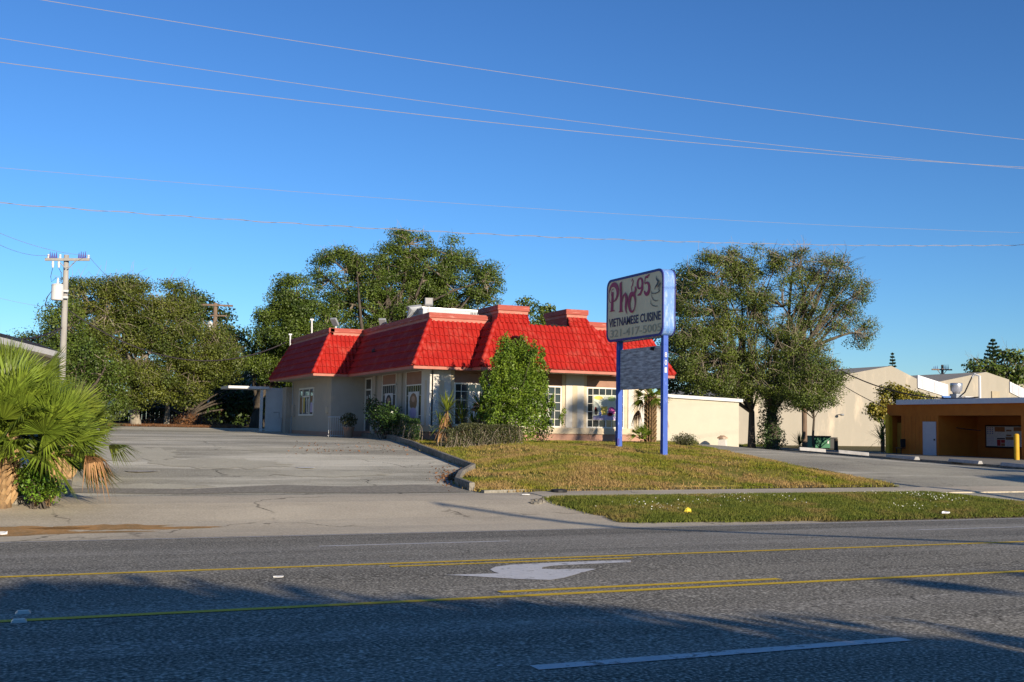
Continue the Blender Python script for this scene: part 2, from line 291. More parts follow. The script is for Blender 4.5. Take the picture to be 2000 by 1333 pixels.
def leafquads(C, size, up=.3, asp=.55, nrm=None, kn=1.3):               # C (n,3) centres -> random leaf quads
    n = len(C); a = rg.normal(size=(n, 3))
    if nrm is not None:
        q = nrm*kn+rg.normal(size=(n, 3))*.6; q /= np.linalg.norm(q, axis=1)[:, None]; a -= (a*q).sum(1)[:, None]*q; a /= np.linalg.norm(a, axis=1)[:, None]; b = np.cross(q, a)
        s = size*rg.uniform(.6, 1.3, size=(n, 1)); return np.stack([C-a*s*.5, C+b*s*asp*.5, C+a*s*.5, C-b*s*asp*.5], 1)
    a /= np.linalg.norm(a, axis=1)[:, None]
    b = rg.normal(size=(n, 3)); b[:, 2] += up; b -= (b*a).sum(1)[:, None]*a; b /= np.linalg.norm(b, axis=1)[:, None]
    s = size*rg.uniform(.6, 1.3, size=(n, 1)); return np.stack([C-a*s*.5, C+b*s*asp*.5, C+a*s*.5, C-b*s*asp*.5], 1)

# ------------------------------------------------------------------ ground sheets
def sheet(name, pts, off, mat, skirt=0.0):
    b = bmesh.new(); vs = [b.verts.new((x, y, 0)) for x, y in pts]; b.faces.new(vs)
    xs = [p[0] for p in pts]; ys = [p[1] for p in pts]
    for k in range(math.ceil(min(xs)), math.floor(max(xs))+1):
        bmesh.ops.bisect_plane(b, geom=b.verts[:]+b.edges[:]+b.faces[:], plane_co=(k, 0, 0), plane_no=(1, 0, 0))
    for k in range(math.ceil(min(ys)), math.floor(max(ys))+1):
        bmesh.ops.bisect_plane(b, geom=b.verts[:]+b.edges[:]+b.faces[:], plane_co=(0, k, 0), plane_no=(0, 1, 0))
    for v in b.verts: v.co.z = G(v.co.x, v.co.y)+off
    if skirt:
        be = [e for e in b.edges if e.is_boundary]; r = bmesh.ops.extrude_edge_only(b, edges=be)
        for g in r['geom']:
            if isinstance(g, bmesh.types.BMVert): g.co.z -= skirt
    bmesh.ops.recalc_face_normals(b, faces=b.faces)
    if sum(f.normal.z for f in b.faces) < 0: bmesh.ops.reverse_faces(b, faces=b.faces)
    me = bpy.data.meshes.new(name); b.to_mesh(me); b.free(); me.materials.append(MT[mat]); o = bpy.data.objects.new(name, me); col.objects.link(o); return struct(o)
# one ground sheet to the horizon, dense near the camera
gx = [-3000, -1000, -300, -120, -70]+list(range(-40, 120, 2))+[130, 180, 400, 1200, 3000]; gy = [-3000, -800, -200, -90, -50]+list(range(-30, 132, 2))+[150, 220, 500, 1400, 4000]
V = [(x, y, G(x, y)-.05) for y in gy for x in gx]; nx = len(gx)
mb = MB(); mb.add(V, [(j*nx+i, j*nx+i+1, (j+1)*nx+i+1, (j+1)*nx+i) for j in range(len(gy)-1) for i in range(nx-1)]); struct(mb.obj('ground', 'soil', smooth=True))
struct(sheet('road', [(-60, 1.2), (140, 1.2), (140, 19.15), (-60, 19.15)], 0.0, 'asphalt'))
def line(name, x0, x1, y, w, mat, off=.005, skew=0):
    b = [(x0, y-w/2), (x1, y-w/2), (x1+skew, y+w/2), (x0+skew, y+w/2)]; return sheet(name, b, off, mat)
gl = lambda u, v: PG(u, v)
# yellow lines of the turning lane
line('yellow_line', -60, 140, 9.62, .13, 'yellow'); a = gl(968, 1155).x; b = gl(1530, 1133).x; line('yellow_line', a, b, 9.95, .13, 'yellow')
line('yellow_line', -60, 140, 12.83, .13, 'yellow'); a = gl(745, 1102).x; b = gl(1210, 1086).x; line('yellow_line', a, b, 12.5, .11, 'yellow')
a = gl(1016, 1293); b = gl(1755, 1246); line('white_dash', a.x, b.x, 6.42, .14, 'white_paint', skew=0)
a = gl(620, 1067); b = gl(992, 1057); line('white_dash', a.x, b.x, 16.1, .12, 'white_paint')
a = gl(1772, 1034); line('white_dash', a.x, a.x+3.05, 16.1, .12, 'white_paint'); line('white_dash', -6, -3, 16.1, .12, 'white_paint')
line('edge_line', -60, 19.5, 18.85, .11, 'white_paint'); line('edge_line', 19.5, 60, 18.95, .09, 'white_paint')
ar = [(1232,1096),(1195,1096),(1080,1100),(1000,1104),(968,1108),(957,1113),(965,1118),(975,1121),(870,1124),(930,1127),(1010,1132),(1075,1134),(1100,1130),(1150,1116),(1168,1112),(1145,1112),(1080,1113),(1058,1112),(1060,1109),(1080,1106),(1140,1103),(1232,1099)]
sheet('turn_arrow', [(p.x, p.y) for p in (gl(*q) for q in ar)], .005, 'white_paint')
# parking lot, aprons, walks
g2 = lambda u, v: (PG(u, v).x, PG(u, v).y)
sheet('parking_lot', [(-25, 24.3), (11.3, 24.3), (14.0, 27), (14.45, 31), (14.6, 52), (14.6, 66), (4, 72), (-25, 72)], -.012, 'old_asphalt')
sheet('driveway_apron', [(-60, 19.0), (15.6, 19.0), (14.4, 20.6), (12.4, 22.2), (11.6, 23.2), (11.2, 24.45), (-60, 24.45)], .004, 'concrete')
sheet('asphalt_strip', [(.5, 25.4), (3, 25.0), (5, 25.2), (7.5, 24.8), (9.7, 24.9), (9.8, 25.9), (8.8, 26.5), (7.0, 26.2), (5.5, 26.6), (3.2, 25.9), (1.2, 26.2), (.6, 26.1)], -.004, 'dark_asphalt')
sheet('sidewalk', [(11.0, 23.35), (27.0, 23.5), (28.5, 24.0), (28, 25.15), (11.4, 24.7), (11.0, 24.4)], .02, 'concrete', .05)
# side drive on the right, from the road round behind the lawn
sheet('side_drive', [(23.0, 19.9), (46, 19.9), (40, 25), (39, 30), (38.5, 34), (41.1, 44.5), (45.3, 58), (48.0, 65), (38, 65), (27.0, 41.6), (25.7, 39.2), (24.4, 33), (23.7, 28), (23.3, 24.9), (23.0, 23.0)], -.012, 'old_asphalt')
sheet('drive_apron', [(23.9, 19.05), (60, 19.05), (60, 22.5), (42, 22.5), (27, 22.8), (24.6, 21)], .002, 'concrete')
sheet('lot_pavement', [(38.6, 34), (38.9, 28), (49, 28), (49, 62), (48.4, 66), (45.4, 59.5), (43.0, 51), (41.0, 44.5), (39.4, 38.5)], .10, 'dark_asphalt', .12)
sheet('back_drive', [(27.0, 41.9), (38, 65.2), (48, 65.2), (60, 76), (38, 72), (29, 52), (25.5, 42)], -.010, 'soil')
ISL = [(9.95, 24.75), (10.0, 26.3), (10.7, 27.9), (11.8, 29.8), (12.1, 33.2), (12.5, 36.8), (13.2, 40.9), (14.2, 43.4), (14.6, 45.5), (14.6, 42.0), (25.0, 42.0), (25.3, 41.5), (25.5, 39.2), (24.2, 33.0), (23.5, 28.0), (23.1, 25.3), (20, 25.3), (13, 24.8)]
ISL = [(9.95, 24.75), (10.0, 26.3), (10.7, 27.9), (11.8, 29.8), (12.1, 33.2), (12.5, 36.8), (13.2, 40.9), (14.0, 45.0), (14.6, 45.5), (25.0, 43.0), (26.8, 42.0), (25.5, 39.2), (24.2, 33.0), (23.5, 28.0), (23.1, 25.3), (20, 25.3), (13, 24.8)]
def inpoly(x, y, P):
    c = False; j = len(P)-1
    for i in range(len(P)):
        (xi, yi), (xj, yj) = P[i], P[j]
        if (yi > y) != (yj > y) and x < (xj-xi)*(y-yi)/(yj-yi)+xi: c = not c
        j = i
    return c
def edist(x, y, P):
    best = 9e9; n = len(P)
    for i in range(n):
        ax, ay = P[i]; bx, by = P[(i+1) % n]; dx, dy = bx-ax, by-ay; t = max(0, min(1, ((x-ax)*dx+(y-ay)*dy)/(dx*dx+dy*dy)))
        best = min(best, math.hypot(x-ax-t*dx, y-ay-t*dy))
    return best
def Lz(x, y):
    d = edist(x, y, ISL) if inpoly(x, y, ISL) else 0; t = min(1, d/3.2); t = t*t*(3-2*t)
    return G(x, y)+.06+.28*t*max(0, min(1, (42-y)/8)) + .03*math.sin(x*1.9+y)*t*math.sin(y*1.3)
def turf(name, P, hf, mat, step=.5, skirt=.25):
    b = bmesh.new(); b.faces.new([b.verts.new((x, y, 0)) for x, y in P]); xs = [p[0] for p in P]; ys = [p[1] for p in P]
    for k in np.arange(math.ceil(min(xs)), max(xs), step): bmesh.ops.bisect_plane(b, geom=b.verts[:]+b.edges[:]+b.faces[:], plane_co=(k, 0, 0), plane_no=(1, 0, 0))
    for k in np.arange(math.ceil(min(ys)), max(ys), step): bmesh.ops.bisect_plane(b, geom=b.verts[:]+b.edges[:]+b.faces[:], plane_co=(0, k, 0), plane_no=(0, 1, 0))
    for v in b.verts: v.co.z = hf(v.co.x, v.co.y)
    be = [e for e in b.edges if e.is_boundary]; r = bmesh.ops.extrude_edge_only(b, edges=be)
    for g in r['geom']:
        if isinstance(g, bmesh.types.BMVert): g.co.z -= skirt
        elif isinstance(g, bmesh.types.BMFace): g.material_index = 1
    bmesh.ops.triangulate(b, faces=b.faces); bmesh.ops.recalc_face_normals(b, faces=b.faces)
    me = bpy.data.meshes.new(name); b.to_mesh(me); b.free(); me.polygons.foreach_set('use_smooth', [True]*len(me.polygons))
    me.materials.append(MT[mat]); me.materials.append(MT['dirt_edge']); o = bpy.data.objects.new(name, me); col.objects.link(o); return struct(o)
turf('lawn', ISL, Lz, 'lawn')
VRG = [(11.0, 19.75), (11.2, 20.6), (10.9, 21.5), (10.8, 22.3), (10.95, 23.1), (22.4, 23.3), (23.2, 22.4), (24.0, 21.2), (26.5, 20.2), (29, 19.6), (19, 19.35), (14, 19.45)]
def Vz(x, y): d = edist(x, y, VRG) if inpoly(x, y, VRG) else 0; return G(x, y)+.02+.07*min(1, d/.8)
turf('verge', VRG, Vz, 'lawn')
def blades(name, P, hf, n, h, mat, dens=None, keep=None):
    xs = [p[0] for p in P]; ys = [p[1] for p in P]; out = []
    while len(out) < n:
        x = rnd.uniform(min(xs), max(xs)); y = rnd.uniform(min(ys), max(ys))
        if not inpoly(x, y, P): continue
        if dens and rnd.random() > dens(x, y): continue
        out.append((x, y, hf(x, y)))
    for i in range(len(P)):
        a, b = P[i], P[(i+1) % len(P)]
        for _ in range(int(math.hypot(b[0]-a[0], b[1]-a[1])*90)):
            t = rnd.random(); x = a[0]+(b[0]-a[0])*t+rnd.gauss(0, .07); y = a[1]+(b[1]-a[1])*t+rnd.gauss(0, .07)
            if rnd.random() < .35+.65*abs(math.sin(x*2.1+y*1.7)): out.append((x, y, G(x, y)+.01))
    C = np.array(out); k = 4; C = np.repeat(C, k, 0); m = len(C); C[:, :2] += rg.normal(0, .035, (m, 2))
    a = rg.uniform(0, 2*math.pi, m); w = .006+.010*rg.random(m); hh = h*rg.uniform(.35, 1.2, m); ln = rg.normal(0, .5, (m, 2))*hh[:, None]
    d = np.stack([np.cos(a)*w, np.sin(a)*w, 0*a], 1); tip = np.stack([ln[:, 0], ln[:, 1], hh], 1)
    o = quads(name, np.stack([C-d, C+d, C+tip], 1), mat); return tag(o, kind='stuff')
def bare(x, y): return .12+.88*(math.sin(x*1.1+1.3*math.sin(y*.9))*math.sin(y*1.27+x*.4)+.5*math.sin(x*3.1+y)*math.sin(y*3.7-x) > -.25)
tag(blades('lawn_grass', ISL, Lz, 60000, .075, 'grass', lambda x, y: bare(x, y)*min(1, .35+.65*(1 if y < 38 else .6))), 'patchy green and straw coloured grass on the raised lawn under the sign', 'grass')
tag(blades('verge_grass', VRG, Vz, 42000, .07, 'grass_g'), 'green grass strip between the road and the sidewalk', 'grass')
# kerb round the lawn
def kerb(name, pts, w=.14, h=.19, mat='kerb', base=-.1):
    mb = MB(); P = [Vector((x, y, 0)) for x, y in pts]; Q = []
    for i in range(len(P)-1):
        n = max(1, int((P[i+1]-P[i]).length/.5)); Q += [P[i].lerp(P[i+1], k/n) for k in range(n)]
    Q.append(P[-1]); R = []
    for i, p in enumerate(Q):
        d = (Q[min(i+1, len(Q)-1)]-Q[max(i-1, 0)]).normalized(); s = Vector((-d.y, d.x, 0))*w/2; g = G(p.x, p.y)
        R += [p-s+_Z*(g+base), p-s+_Z*(g+h-.02), p-s*.8+_Z*(g+h), p+s*.8+_Z*(g+h), p+s+_Z*(g+h-.02), p+s+_Z*(g+base)]
    F = [(i*6+j, i*6+(j+1) % 6, (i+1)*6+(j+1) % 6, (i+1)*6+j) for i in range(len(Q)-1) for j in range(6)]+[(5,4,3,2,1,0), tuple((len(Q)-1)*6+j for j in range(6))]
    mb.add(R, F); return struct(mb.obj(name, mat))
kerb('kerb', [(14.5, 52.5), (13.9, 45.3), (13.1, 40.9), (12.42, 36.8), (12.02, 33.2), (11.72, 29.9), (10.62, 28.0), (9.92, 26.4), (9.86, 25.2)])
kerb('kerb', [(9.9, 24.6), (11.2, 24.85), (12.2, 24.9)], .14, .06, 'dark_asphalt')
kerb('kerb', [(45.6, 60), (43.0, 51), (41.0, 44.5), (39.4, 38.5), (38.4, 34), (38.8, 28)], .14, .11)
def jag(cx, cy, rx, ry, n=40): return [(cx+rx*math.cos(6.2832*k/n)*(1+rnd.uniform(-.22, .22)), cy+ry*math.sin(6.2832*k/n)*(1+rnd.uniform(-.3, .3))) for k in range(n)]
for (cx_, cy_, rx_, ry_) in ((-1.2, 20.35, 1.9, .5), (1.2, 20.5, 1.1, .28), (.4, 19.95, 1.5, .13), (2.3, 20.25, .8, .12), (-1.5, 19.75, 1.6, .16)): sheet('sand_patch', jag(cx_, cy_, rx_, ry_), .006+.002*abs(cx_), 'sand')
for (u_, v_, rx_, ry_) in ((300, 950, 1.2, .5), (430, 905, 1.8, 1.4), (170, 940, .7, .9), (640, 925, 1.5, .8), (250, 885, 1.6, 2.2)): c_ = PG(u_, v_); sheet('lot_patch', jag(c_.x, c_.y, rx_, ry_), -.006+.0015*rx_, 'patch')
# planter corner on the left
LIS = [(-6, 23.3), (-.35, 23.3), (.15, 23.9), (.55, 25.1), (.6, 26.6), (-.2, 28.5), (-6, 29.5)]
turf('planter', LIS, lambda x, y: G(x, y)+.09, 'lawn'); kerb('kerb', [(-.9, 23.2), (-.3, 23.25), (.2, 23.85), (.62, 25.1), (.68, 26.6)], .28, .13)
tag(blades('planter_grass', LIS, lambda x, y: G(x, y)+.08, 5000, .09, 'grass_g'), 'low green grass in the left planter under the palms', 'grass')
# far edge of the lot: soil and leaf litter
ED = [(-25, 72.3), (4, 72.3), (8, 70), (11.5, 66.5), (11.5, 100), (-25, 100)]
tag(blades('litter_grass', [(0, 68), (11.4, 67), (11.4, 76), (0, 76)], lambda x, y: G(x, y)-.03, 9000, .16, 'brown_leaf'), 'brown leaf litter and dry grass under the left trees', 'leaf litter')
BK = [(27.2, 42.2), (30, 47), (36, 57), (44, 68), (60, 80), (25, 80), (24.8, 50), (25.5, 43)]
tag(blades('back_grass', BK, lambda x, y: G(x, y)-.04, 30000, .14, 'grass_g'), 'green grass between the side drive and the big warehouse', 'grass')
# small clover flowers
Q = []
for (cu, cv, n) in ((1425,988,26),(1380,983,20),(1290,1000,30),(1245,1000,14),(1480,975,30),(1520,985,20),(1660,965,55),(1690,968,50),(1790,975,90),(1830,985,60),(1770,1000,30),(1330,992,14)):
    c = PG(cu, cv)
    for _ in range(n):
        x, y = c.x+rnd.gauss(0, .45), c.y+rnd.gauss(0, .35)
        if inpoly(x, y, VRG): Q.append((x, y, Vz(x, y)+.075))
tag(quads('clover_flowers', leafquads(np.array(Q), .03), 'petal_w'), 'scattered small white wildflowers in the green roadside verge', 'wildflowers', kind='stuff')

# ------------------------------------------------------------------ restaurant
RB = thing('restaurant', (14.5, 41.75, 1.0), 'low beige restaurant with bright red tiled mansard roof', 'restaurant')
EZ, TZ, CZ = 3.87, 5.78, 6.12
def tile_face(mb, b0, b1, t0, t1, per=.205, rows=6, amp=.046, lift=.06):
    """tiles over the quad b0-b1 (eave) to t0-t1 (top): rounded columns, overlapping courses"""
    b0, b1, t0, t1 = map(Vector, (b0, b1, t0, t1)); e = (b1-b0).normalized(); up = (t0-b0); up = up-e*up.dot(e); Ls = up.length; up /= Ls
    n = e.cross(up); 
    smin = min(0, (t0-b0).dot(e)); smax = max((b1-b0).dot(e), (t1-b0).dot(e)); bm = bmesh.new()
    ncol = int((smax-smin)/per)+1; K = 6; prof = [-.25, .72, 1.0, .95, .6, -.25]
    for r in range(rows):
        v0, v1 = r/rows*Ls, min(Ls, (r+1)/rows*Ls+.03); grid = []
        jit = rnd.uniform(-.004, .004)
        for vv, h in ((v0, lift+jit), (v0+.012, lift+.006), (v1, .0)):
            grid.append([bm.verts.new(b0+e*(smin+(c+k/K)*per)+up*vv+n*(h+amp*prof[k])) for c in range(ncol) for k in range(K)])
        low = [bm.verts.new(b0+e*(smin+(c+k/K)*per)+up*v0+n*(-.01)) for c in range(ncol) for k in range(K)]
        rws = [low]+grid
        for a, b in zip(rws[:-1], rws[1:]):
            for i in range(len(a)-1): bm.faces.new((a[i], a[i+1], b[i+1], b[i]))
    for (p, q, inner) in ((b0, t0, 1), (b1, t1, -1)):
        d = (q-p).normalized(); pn = d.cross(n)*inner*-1
        if pn.dot(e)*inner > 0: pn = -pn     # pn points outwards
        bmesh.ops.bisect_plane(bm, geom=bm.verts[:]+bm.edges[:]+bm.faces[:], plane_co=p, plane_no=pn, clear_outer=True)
    bm.verts.index_update(); bm.verts.ensure_lookup_table()
    mb.add([v.co.copy() for v in bm.verts], [[v.index for v in f.verts] for f in bm.faces]); bm.free()
ins = .955; X0, X1, Y0, YV, XW, YB = 13.5, 25.35, 41.0, 50.7, 11.8, 61.0
r_ = MB()
tile_face(r_, (X0, Y0, EZ), (X1, Y0, EZ), (X0+ins, Y0+ins, TZ), (X1-ins, Y0+ins, TZ))
tile_face(r_, (X0, YV, EZ), (X0, Y0, EZ), (X0+ins, YV+ins, TZ), (X0+ins, Y0+ins, TZ))
tile_face(r_, (XW, YV, EZ), (X0, YV, EZ), (XW+ins, YV+ins, TZ), (X0+ins, YV+ins, TZ))
tile_face(r_, (XW, YB, EZ), (XW, YV, EZ), (XW+ins, YB-ins, TZ), (XW+ins, YV+ins, TZ))
tile_face(r_, (X1, Y0, EZ), (X1, YB, EZ), (X1-ins, Y0+ins, TZ), (X1-ins, YB-ins, TZ))
tile_face(r_, (X1, YB, EZ), (XW, YB, EZ), (X1-ins, YB-ins, TZ), (XW+ins, YB-ins, TZ), rows=6)
# projecting front bay of the roof, cut lower between its two turrets
BX0, BX1, BY = 15.94, 22.2, 40.0; sl2 = .5
def bayp(x, z): return (x, BY+(z-EZ)*sl2, z)
ZN = 5.74
tile_face(r_, (BX0, BY, EZ), (BX1, BY, EZ), bayp(BX0+(ZN-EZ)*.5, ZN), bayp(BX1-(ZN-EZ)*.5, ZN))
tile_face(r_, (BX0, Y0+.02, EZ), (BX0, BY, EZ), (BX0+.955, Y0+.955, TZ), (BX0+.955, BY+.955, TZ), rows=6)
tile_face(r_, (BX1, BY, EZ), (BX1, Y0+.02, EZ), (BX1-.955, BY+.955, TZ), (BX1-.955, Y0+.955, TZ), rows=6)
TZ2 = 6.16
tile_face(r_, bayp(BX0+(ZN-EZ)*.5, ZN), bayp(18.38, ZN), bayp(BX0+1.15, TZ2), bayp(18.36, TZ2), rows=2)
tile_face(r_, bayp(20.2, ZN), bayp(BX1-(ZN-EZ)*.5, ZN), bayp(20.22, TZ2), bayp(BX1-1.14, TZ2), rows=2)
roof = r_.obj('tiled_roof', 'tile', RB)
# hip tiles
for a, b in (((X0, Y0), (X0+ins, Y0+ins)), ((X1, Y0), (X1-ins, Y0+ins)), ((XW, YV), (XW+ins, YV+ins)), ((XW, YB), (XW+ins, YB-ins)), ((BX0, BY), (BX0+ins, BY+ins)), ((BX1, BY), (BX1-ins, BY+ins))):
    mb = MB(); A = Vector((*a, EZ+.06)); B = Vector((*b, TZ+.02)); n = 7
    for k in range(n): mb.tube([A.lerp(B, k/n), A.lerp(B, (k+1.12)/n)], [.115, .085], 8)
    mb.obj('hip_ridge', 'tile', roof, smooth=True)
# broken tiles in the notch
mb = MB()
for k in range(16):
    x = 19.3+k*.055; mb.obox((x, BY+.90+rnd.uniform(-.03, .05), ZN+rnd.uniform(-.03, .03)), (.16, rnd.uniform(-.05, .05), rnd.uniform(-.06, .06)), (rnd.uniform(-.03, .03), .12, rnd.uniform(-.02, .06)), (0, 0, .025))
mb.obj('broken_tile', 'hole', roof)
mb = MB(); mb.poly([(15.2+p[0], 0, p[1]) for p in ()] or [(X0+.42, 47.8, 4.80), (X0+.42, 48.35, 4.80), (X0+.47, 48.45, 4.93), (X0+.46, 48.0, 4.95)], (-1, 0, .5), .05); mb.obj('hole', 'hole', roof)
# fascia and soffit
f = MB()
def rim(f, pts, z0, z1, w):
    for (a, b) in zip(pts[:-1], pts[1:]):
        a, b = Vector((*a, 0)), Vector((*b, 0)); d = (b-a).normalized(); s = Vector((d.y, -d.x, 0))
        f.obox(a+_Z*z0+s*.015, b-a, -s*w, (0, 0, z1-z0))
rim(f, [(XW, YB), (XW, YV), (X0-.002, YV), (X0, Y0), (BX0, Y0), (BX0, BY), (BX1, BY), (BX1, Y0), (X1, Y0), (X1, YB)], EZ-.10, EZ+.015, .04)
f.obj('fascia', 'pink_light', roof)
f = MB(); f.box(X0+.03, X1-.03, Y0+.03, YV+.2, EZ-.07, EZ-.03); f.box(XW+.03, X1-.03, YV+.2, YB-.03, EZ-.07, EZ-.03); f.box(BX0+.03, BX1-.03, BY+.03, Y0+.03, EZ-.07, EZ-.03); f.obj('soffit', 'soffit', roof)
# coping
def coping(name, rects, mats=('pink', 'pink_light')):
    f = MB(); g = MB()
    for ci, (a, b, z) in enumerate(rects):
        a, b = Vector((*a, 0)), Vector((*b, 0)); d = (b-a).normalized(); s = Vector((d.y, -d.x, 0))
        f.obox(a+s*.07+_Z*(z+.13-ci*.004), (b-a)+d*(.07+ci*.003), -s*(.30+ci*.003), (0, 0, .21+ci*.002))
        g.obox(a+_Z*(z-ci*.003)+s*.03, (b-a)+d*(.03+ci*.002), -s*.2, (0, 0, .14))
    f.obj(name, 'pink', RB, bevel=.02); g.obj('coping_band', 'pink_light', RB)
ix0, ix1, iy0, iyv, ixw, iyb = X0+ins, X1-ins, Y0+ins, YV+ins, XW+ins, YB-ins
coping('parapet_coping', [((ixw, iyb), (ixw, iyv), TZ), ((ixw, iyv), (ix0, iyv), TZ), ((ix0, iyv), (ix0, iy0), TZ), ((ix0, iy0), (17.0, iy0), TZ), ((21.3, iy0), (ix1, iy0), TZ), ((ix1, iy0), (ix1, iyb), TZ), ((ix1, iyb), (ixw, iyb), TZ)])
mb = MB(); mb.box(ixw+.1, ix1-.1, iyv+.1, iyb-.1, 5.6, 5.7); mb.box(ix0+.1, ix1-.1, iy0+.1, iyv+.1, 5.6, 5.7); mb.obj('flat_roof', 'grey_metal', RB)
for (a, b) in ((17.08, 18.40), (20.17, 21.12)):
    mb = MB(); mb.box(a+.03, b-.03, BY+1.17, 43.2, 5.69, TZ2+.02); t = mb.obj('turret', 'pink', RB)
    mb = MB(); mb.box(a+.0, b-.0, BY+1.10, 43.24, TZ2, TZ2+.13); mb.obj('turret_band', 'pink_light', t)
    mb = MB(); mb.box(a-.05, b+.05, BY+1.05, 43.3, TZ2+.12, TZ2+.34); mb.obj('turret_coping', 'pink', t, bevel=.02)
# walls
WX, WY, WWX, WWY, BX, BYY = 14.5, 41.75, 12.85, 51.4, 24.6, 60.2
mb = MB(); mb.box(WX, BX, WY+.02, 60, .3, 3.8); mb.box(WWX, BX-.01, WWY, BYY, .3, 3.81); wall = mb.obj('wall', 'stucco', RB)
pk = MB(); pk.box(WX-.05, BX+.05, WY-.06, WY+.1, .5, 1.30); pk.box(WX-.05, WX+.1, WY+.1, WWY-.0, .5, 1.24); pk.box(WWX-.06, WX-.05, WWY-.05, WWY+.1, .5, 1.22); pk.box(WWX-.06, WWX+.1, WWY+.1, BYY, .5, 1.16); pk.obj('plinth', 'base_pink', RB)
lg = MB(); lg.box(WX-.12, BX+.1, WY-.14, WY+.1, 1.30, 1.56); lg.box(WX-.12, WX, WY+.1, 43.1, 1.30, 1.56); lg.obj('ledge', 'stucco_cream', RB, bevel=.012)
# pillars of the front
for (a, b) in ((14.5, 15.3), (17.5, 18.25), (20.45, 21.3), (23.45, 24.25)):
    p = MB(); p.box(a-.03 if a == 14.5 else a, b, WY-.10, WY+.05, 1.56, 3.82)
    if a == 14.5: p.box(a-.10, a+.05, WY-.10, 42.72, 1.56, 3.82)
    po = p.obj('pillar', 'stucco_white', RB, bevel=.01)
    c = (a+b)/2; q = MB(); q.box(c-.11, c+.11, WY-.112, WY-.09, 1.58, 3.37)
    if a == 14.5: q.box(a-.112, a-.09, 42.0, 42.25, 1.58, 3.37)
    q.obj('inset_panel', 'stucco_cream', po)
    for s in (a-.16, b): q = MB(); (q.box(s, s+.16, WY-.05, WY+.04, 1.56, 3.82) if not (a == 14.5 and s < a) else None); (q.obj('jamb', 'stucco_cream', RB) if q.v else None)
p = MB(); p.box(24.42, 24.62, WY-.10, 44, 1.56, 3.82); p.obj('pillar', 'stucco_white', RB)
# windows
def window_front(x0, x1, z0=1.56, z1=3.30, ncol=6, nrow=5, posters=()):
    y = WY-.01; f = MB(); f.box(x0, x1, y-.04, y+.03, z0, z0+.06); f.box(x0, x1, y-.04, y+.03, z1-.06, z1)
    f.box(x0, x0+.06, y-.04, y+.03, z0+.06, z1-.06); f.box(x1-.06, x1, y-.04, y+.03, z0+.06, z1-.06)
    fo = f.obj('window', 'frame', RB); g = MB(); g.box(x0+.05, x1-.05, y-.005, y+.005, z0+.05, z1-.05); g.obj('pane', 'glass', fo)
    m = MB()
    for i in range(1, ncol): x = x0+(x1-x0)*i/ncol; m.box(x-.011, x+.011, y-.022, y-.002, z0+.06, z1-.06)
    for j in range(1, nrow): z = z0+(z1-z0)*j/nrow; m.box(x0+.06, x1-.06, y-.024, y-.0045, z-.011, z+.011)
    m.obj('muntin', 'frame', fo)
    a = MB(); a.box(x0, x1, y-.02, y+.03, z1, 3.82); ap = a.obj('arch_panel', 'arch_pink', fo)
    q = MB(); n = 14; cx = (x0+x1)/2; rx = (x1-x0)/2-.04; pts = [(cx+rx*math.cos(math.pi*k/n), z1+.06+.34*math.sin(math.pi*k/n)) for k in range(n+1)]
    for A, B in zip(pts[:-1], pts[1:]): q.tube([(A[0], y-.022, A[1]), (B[0], y-.022, B[1])], .012, 4)
    q.obj('arch_moulding', 'arch_pink', ap); return fo, y
def poster_y(fo, y, x0, x1, z0, z1, kind):
    p = MB(); p.box(x0, x1, y-.045, y-.03, z0, z1); po = p.obj('poster', 'p_pale' if kind == 'drinks' else 'p_white', fo)
    def sh(mat, pts): q = MB(); q.poly([(x0+(x1-x0)*a, y-.047, z0+(z1-z0)*b) for a, b in pts], (0, -1, 0), .003); q.obj('printed_shape', mat, po)
    el = lambda cx, cy, rx, ry, n=12: [(cx+rx*math.cos(2*math.pi*k/n), cy+ry*math.sin(2*math.pi*k/n)) for k in range(n)]
    if kind == 'drinks':
        sh('p_lilac', [(0, 0), (1, 0), (1, .14), (.6, .2), (0, .14)]); sh('p_yellow', [(.36, .2), (.58, .2), (.62, .55), (.33, .52)]); sh('p_mag', el(.80, .36, .16, .17)); sh('p_red', el(.72, .22, .12, .08)); sh('p_dark', el(.12, .32, .08, .14)); sh('p_red', el(.1, .42, .05, .1)); sh('p_blue', el(.3, .24, .06, .08)); sh('p_yellow', el(.22, .88, .2, .08)); sh('p_green', el(.8, .85, .18, .1))
    else: sh('p_skin', el(.55, .45, .35, .16)); sh('p_food', el(.5, .32, .4, .10)); sh('p_green', el(.3, .5, .16, .05)); sh('p_red', el(.7, .28, .14, .05))
w1, y = window_front(15.46, 17.34); poster_y(w1, y, 16.1, 17.0, 1.9, 2.95, 'food')
w2, y = window_front(18.42, 20.28); poster_y(w2, y, 18.7, 19.75, 1.95, 2.72, 'food')
w3, y = window_front(21.46, 23.28); poster_y(w3, y, 21.78, 22.88, 1.92, 2.98, 'drinks')
mb = MB(); mb.box(22.35, 22.41, y-.045, y-.03, 1.60, 1.9); mb.obj('poster_stand', 'white', w3)
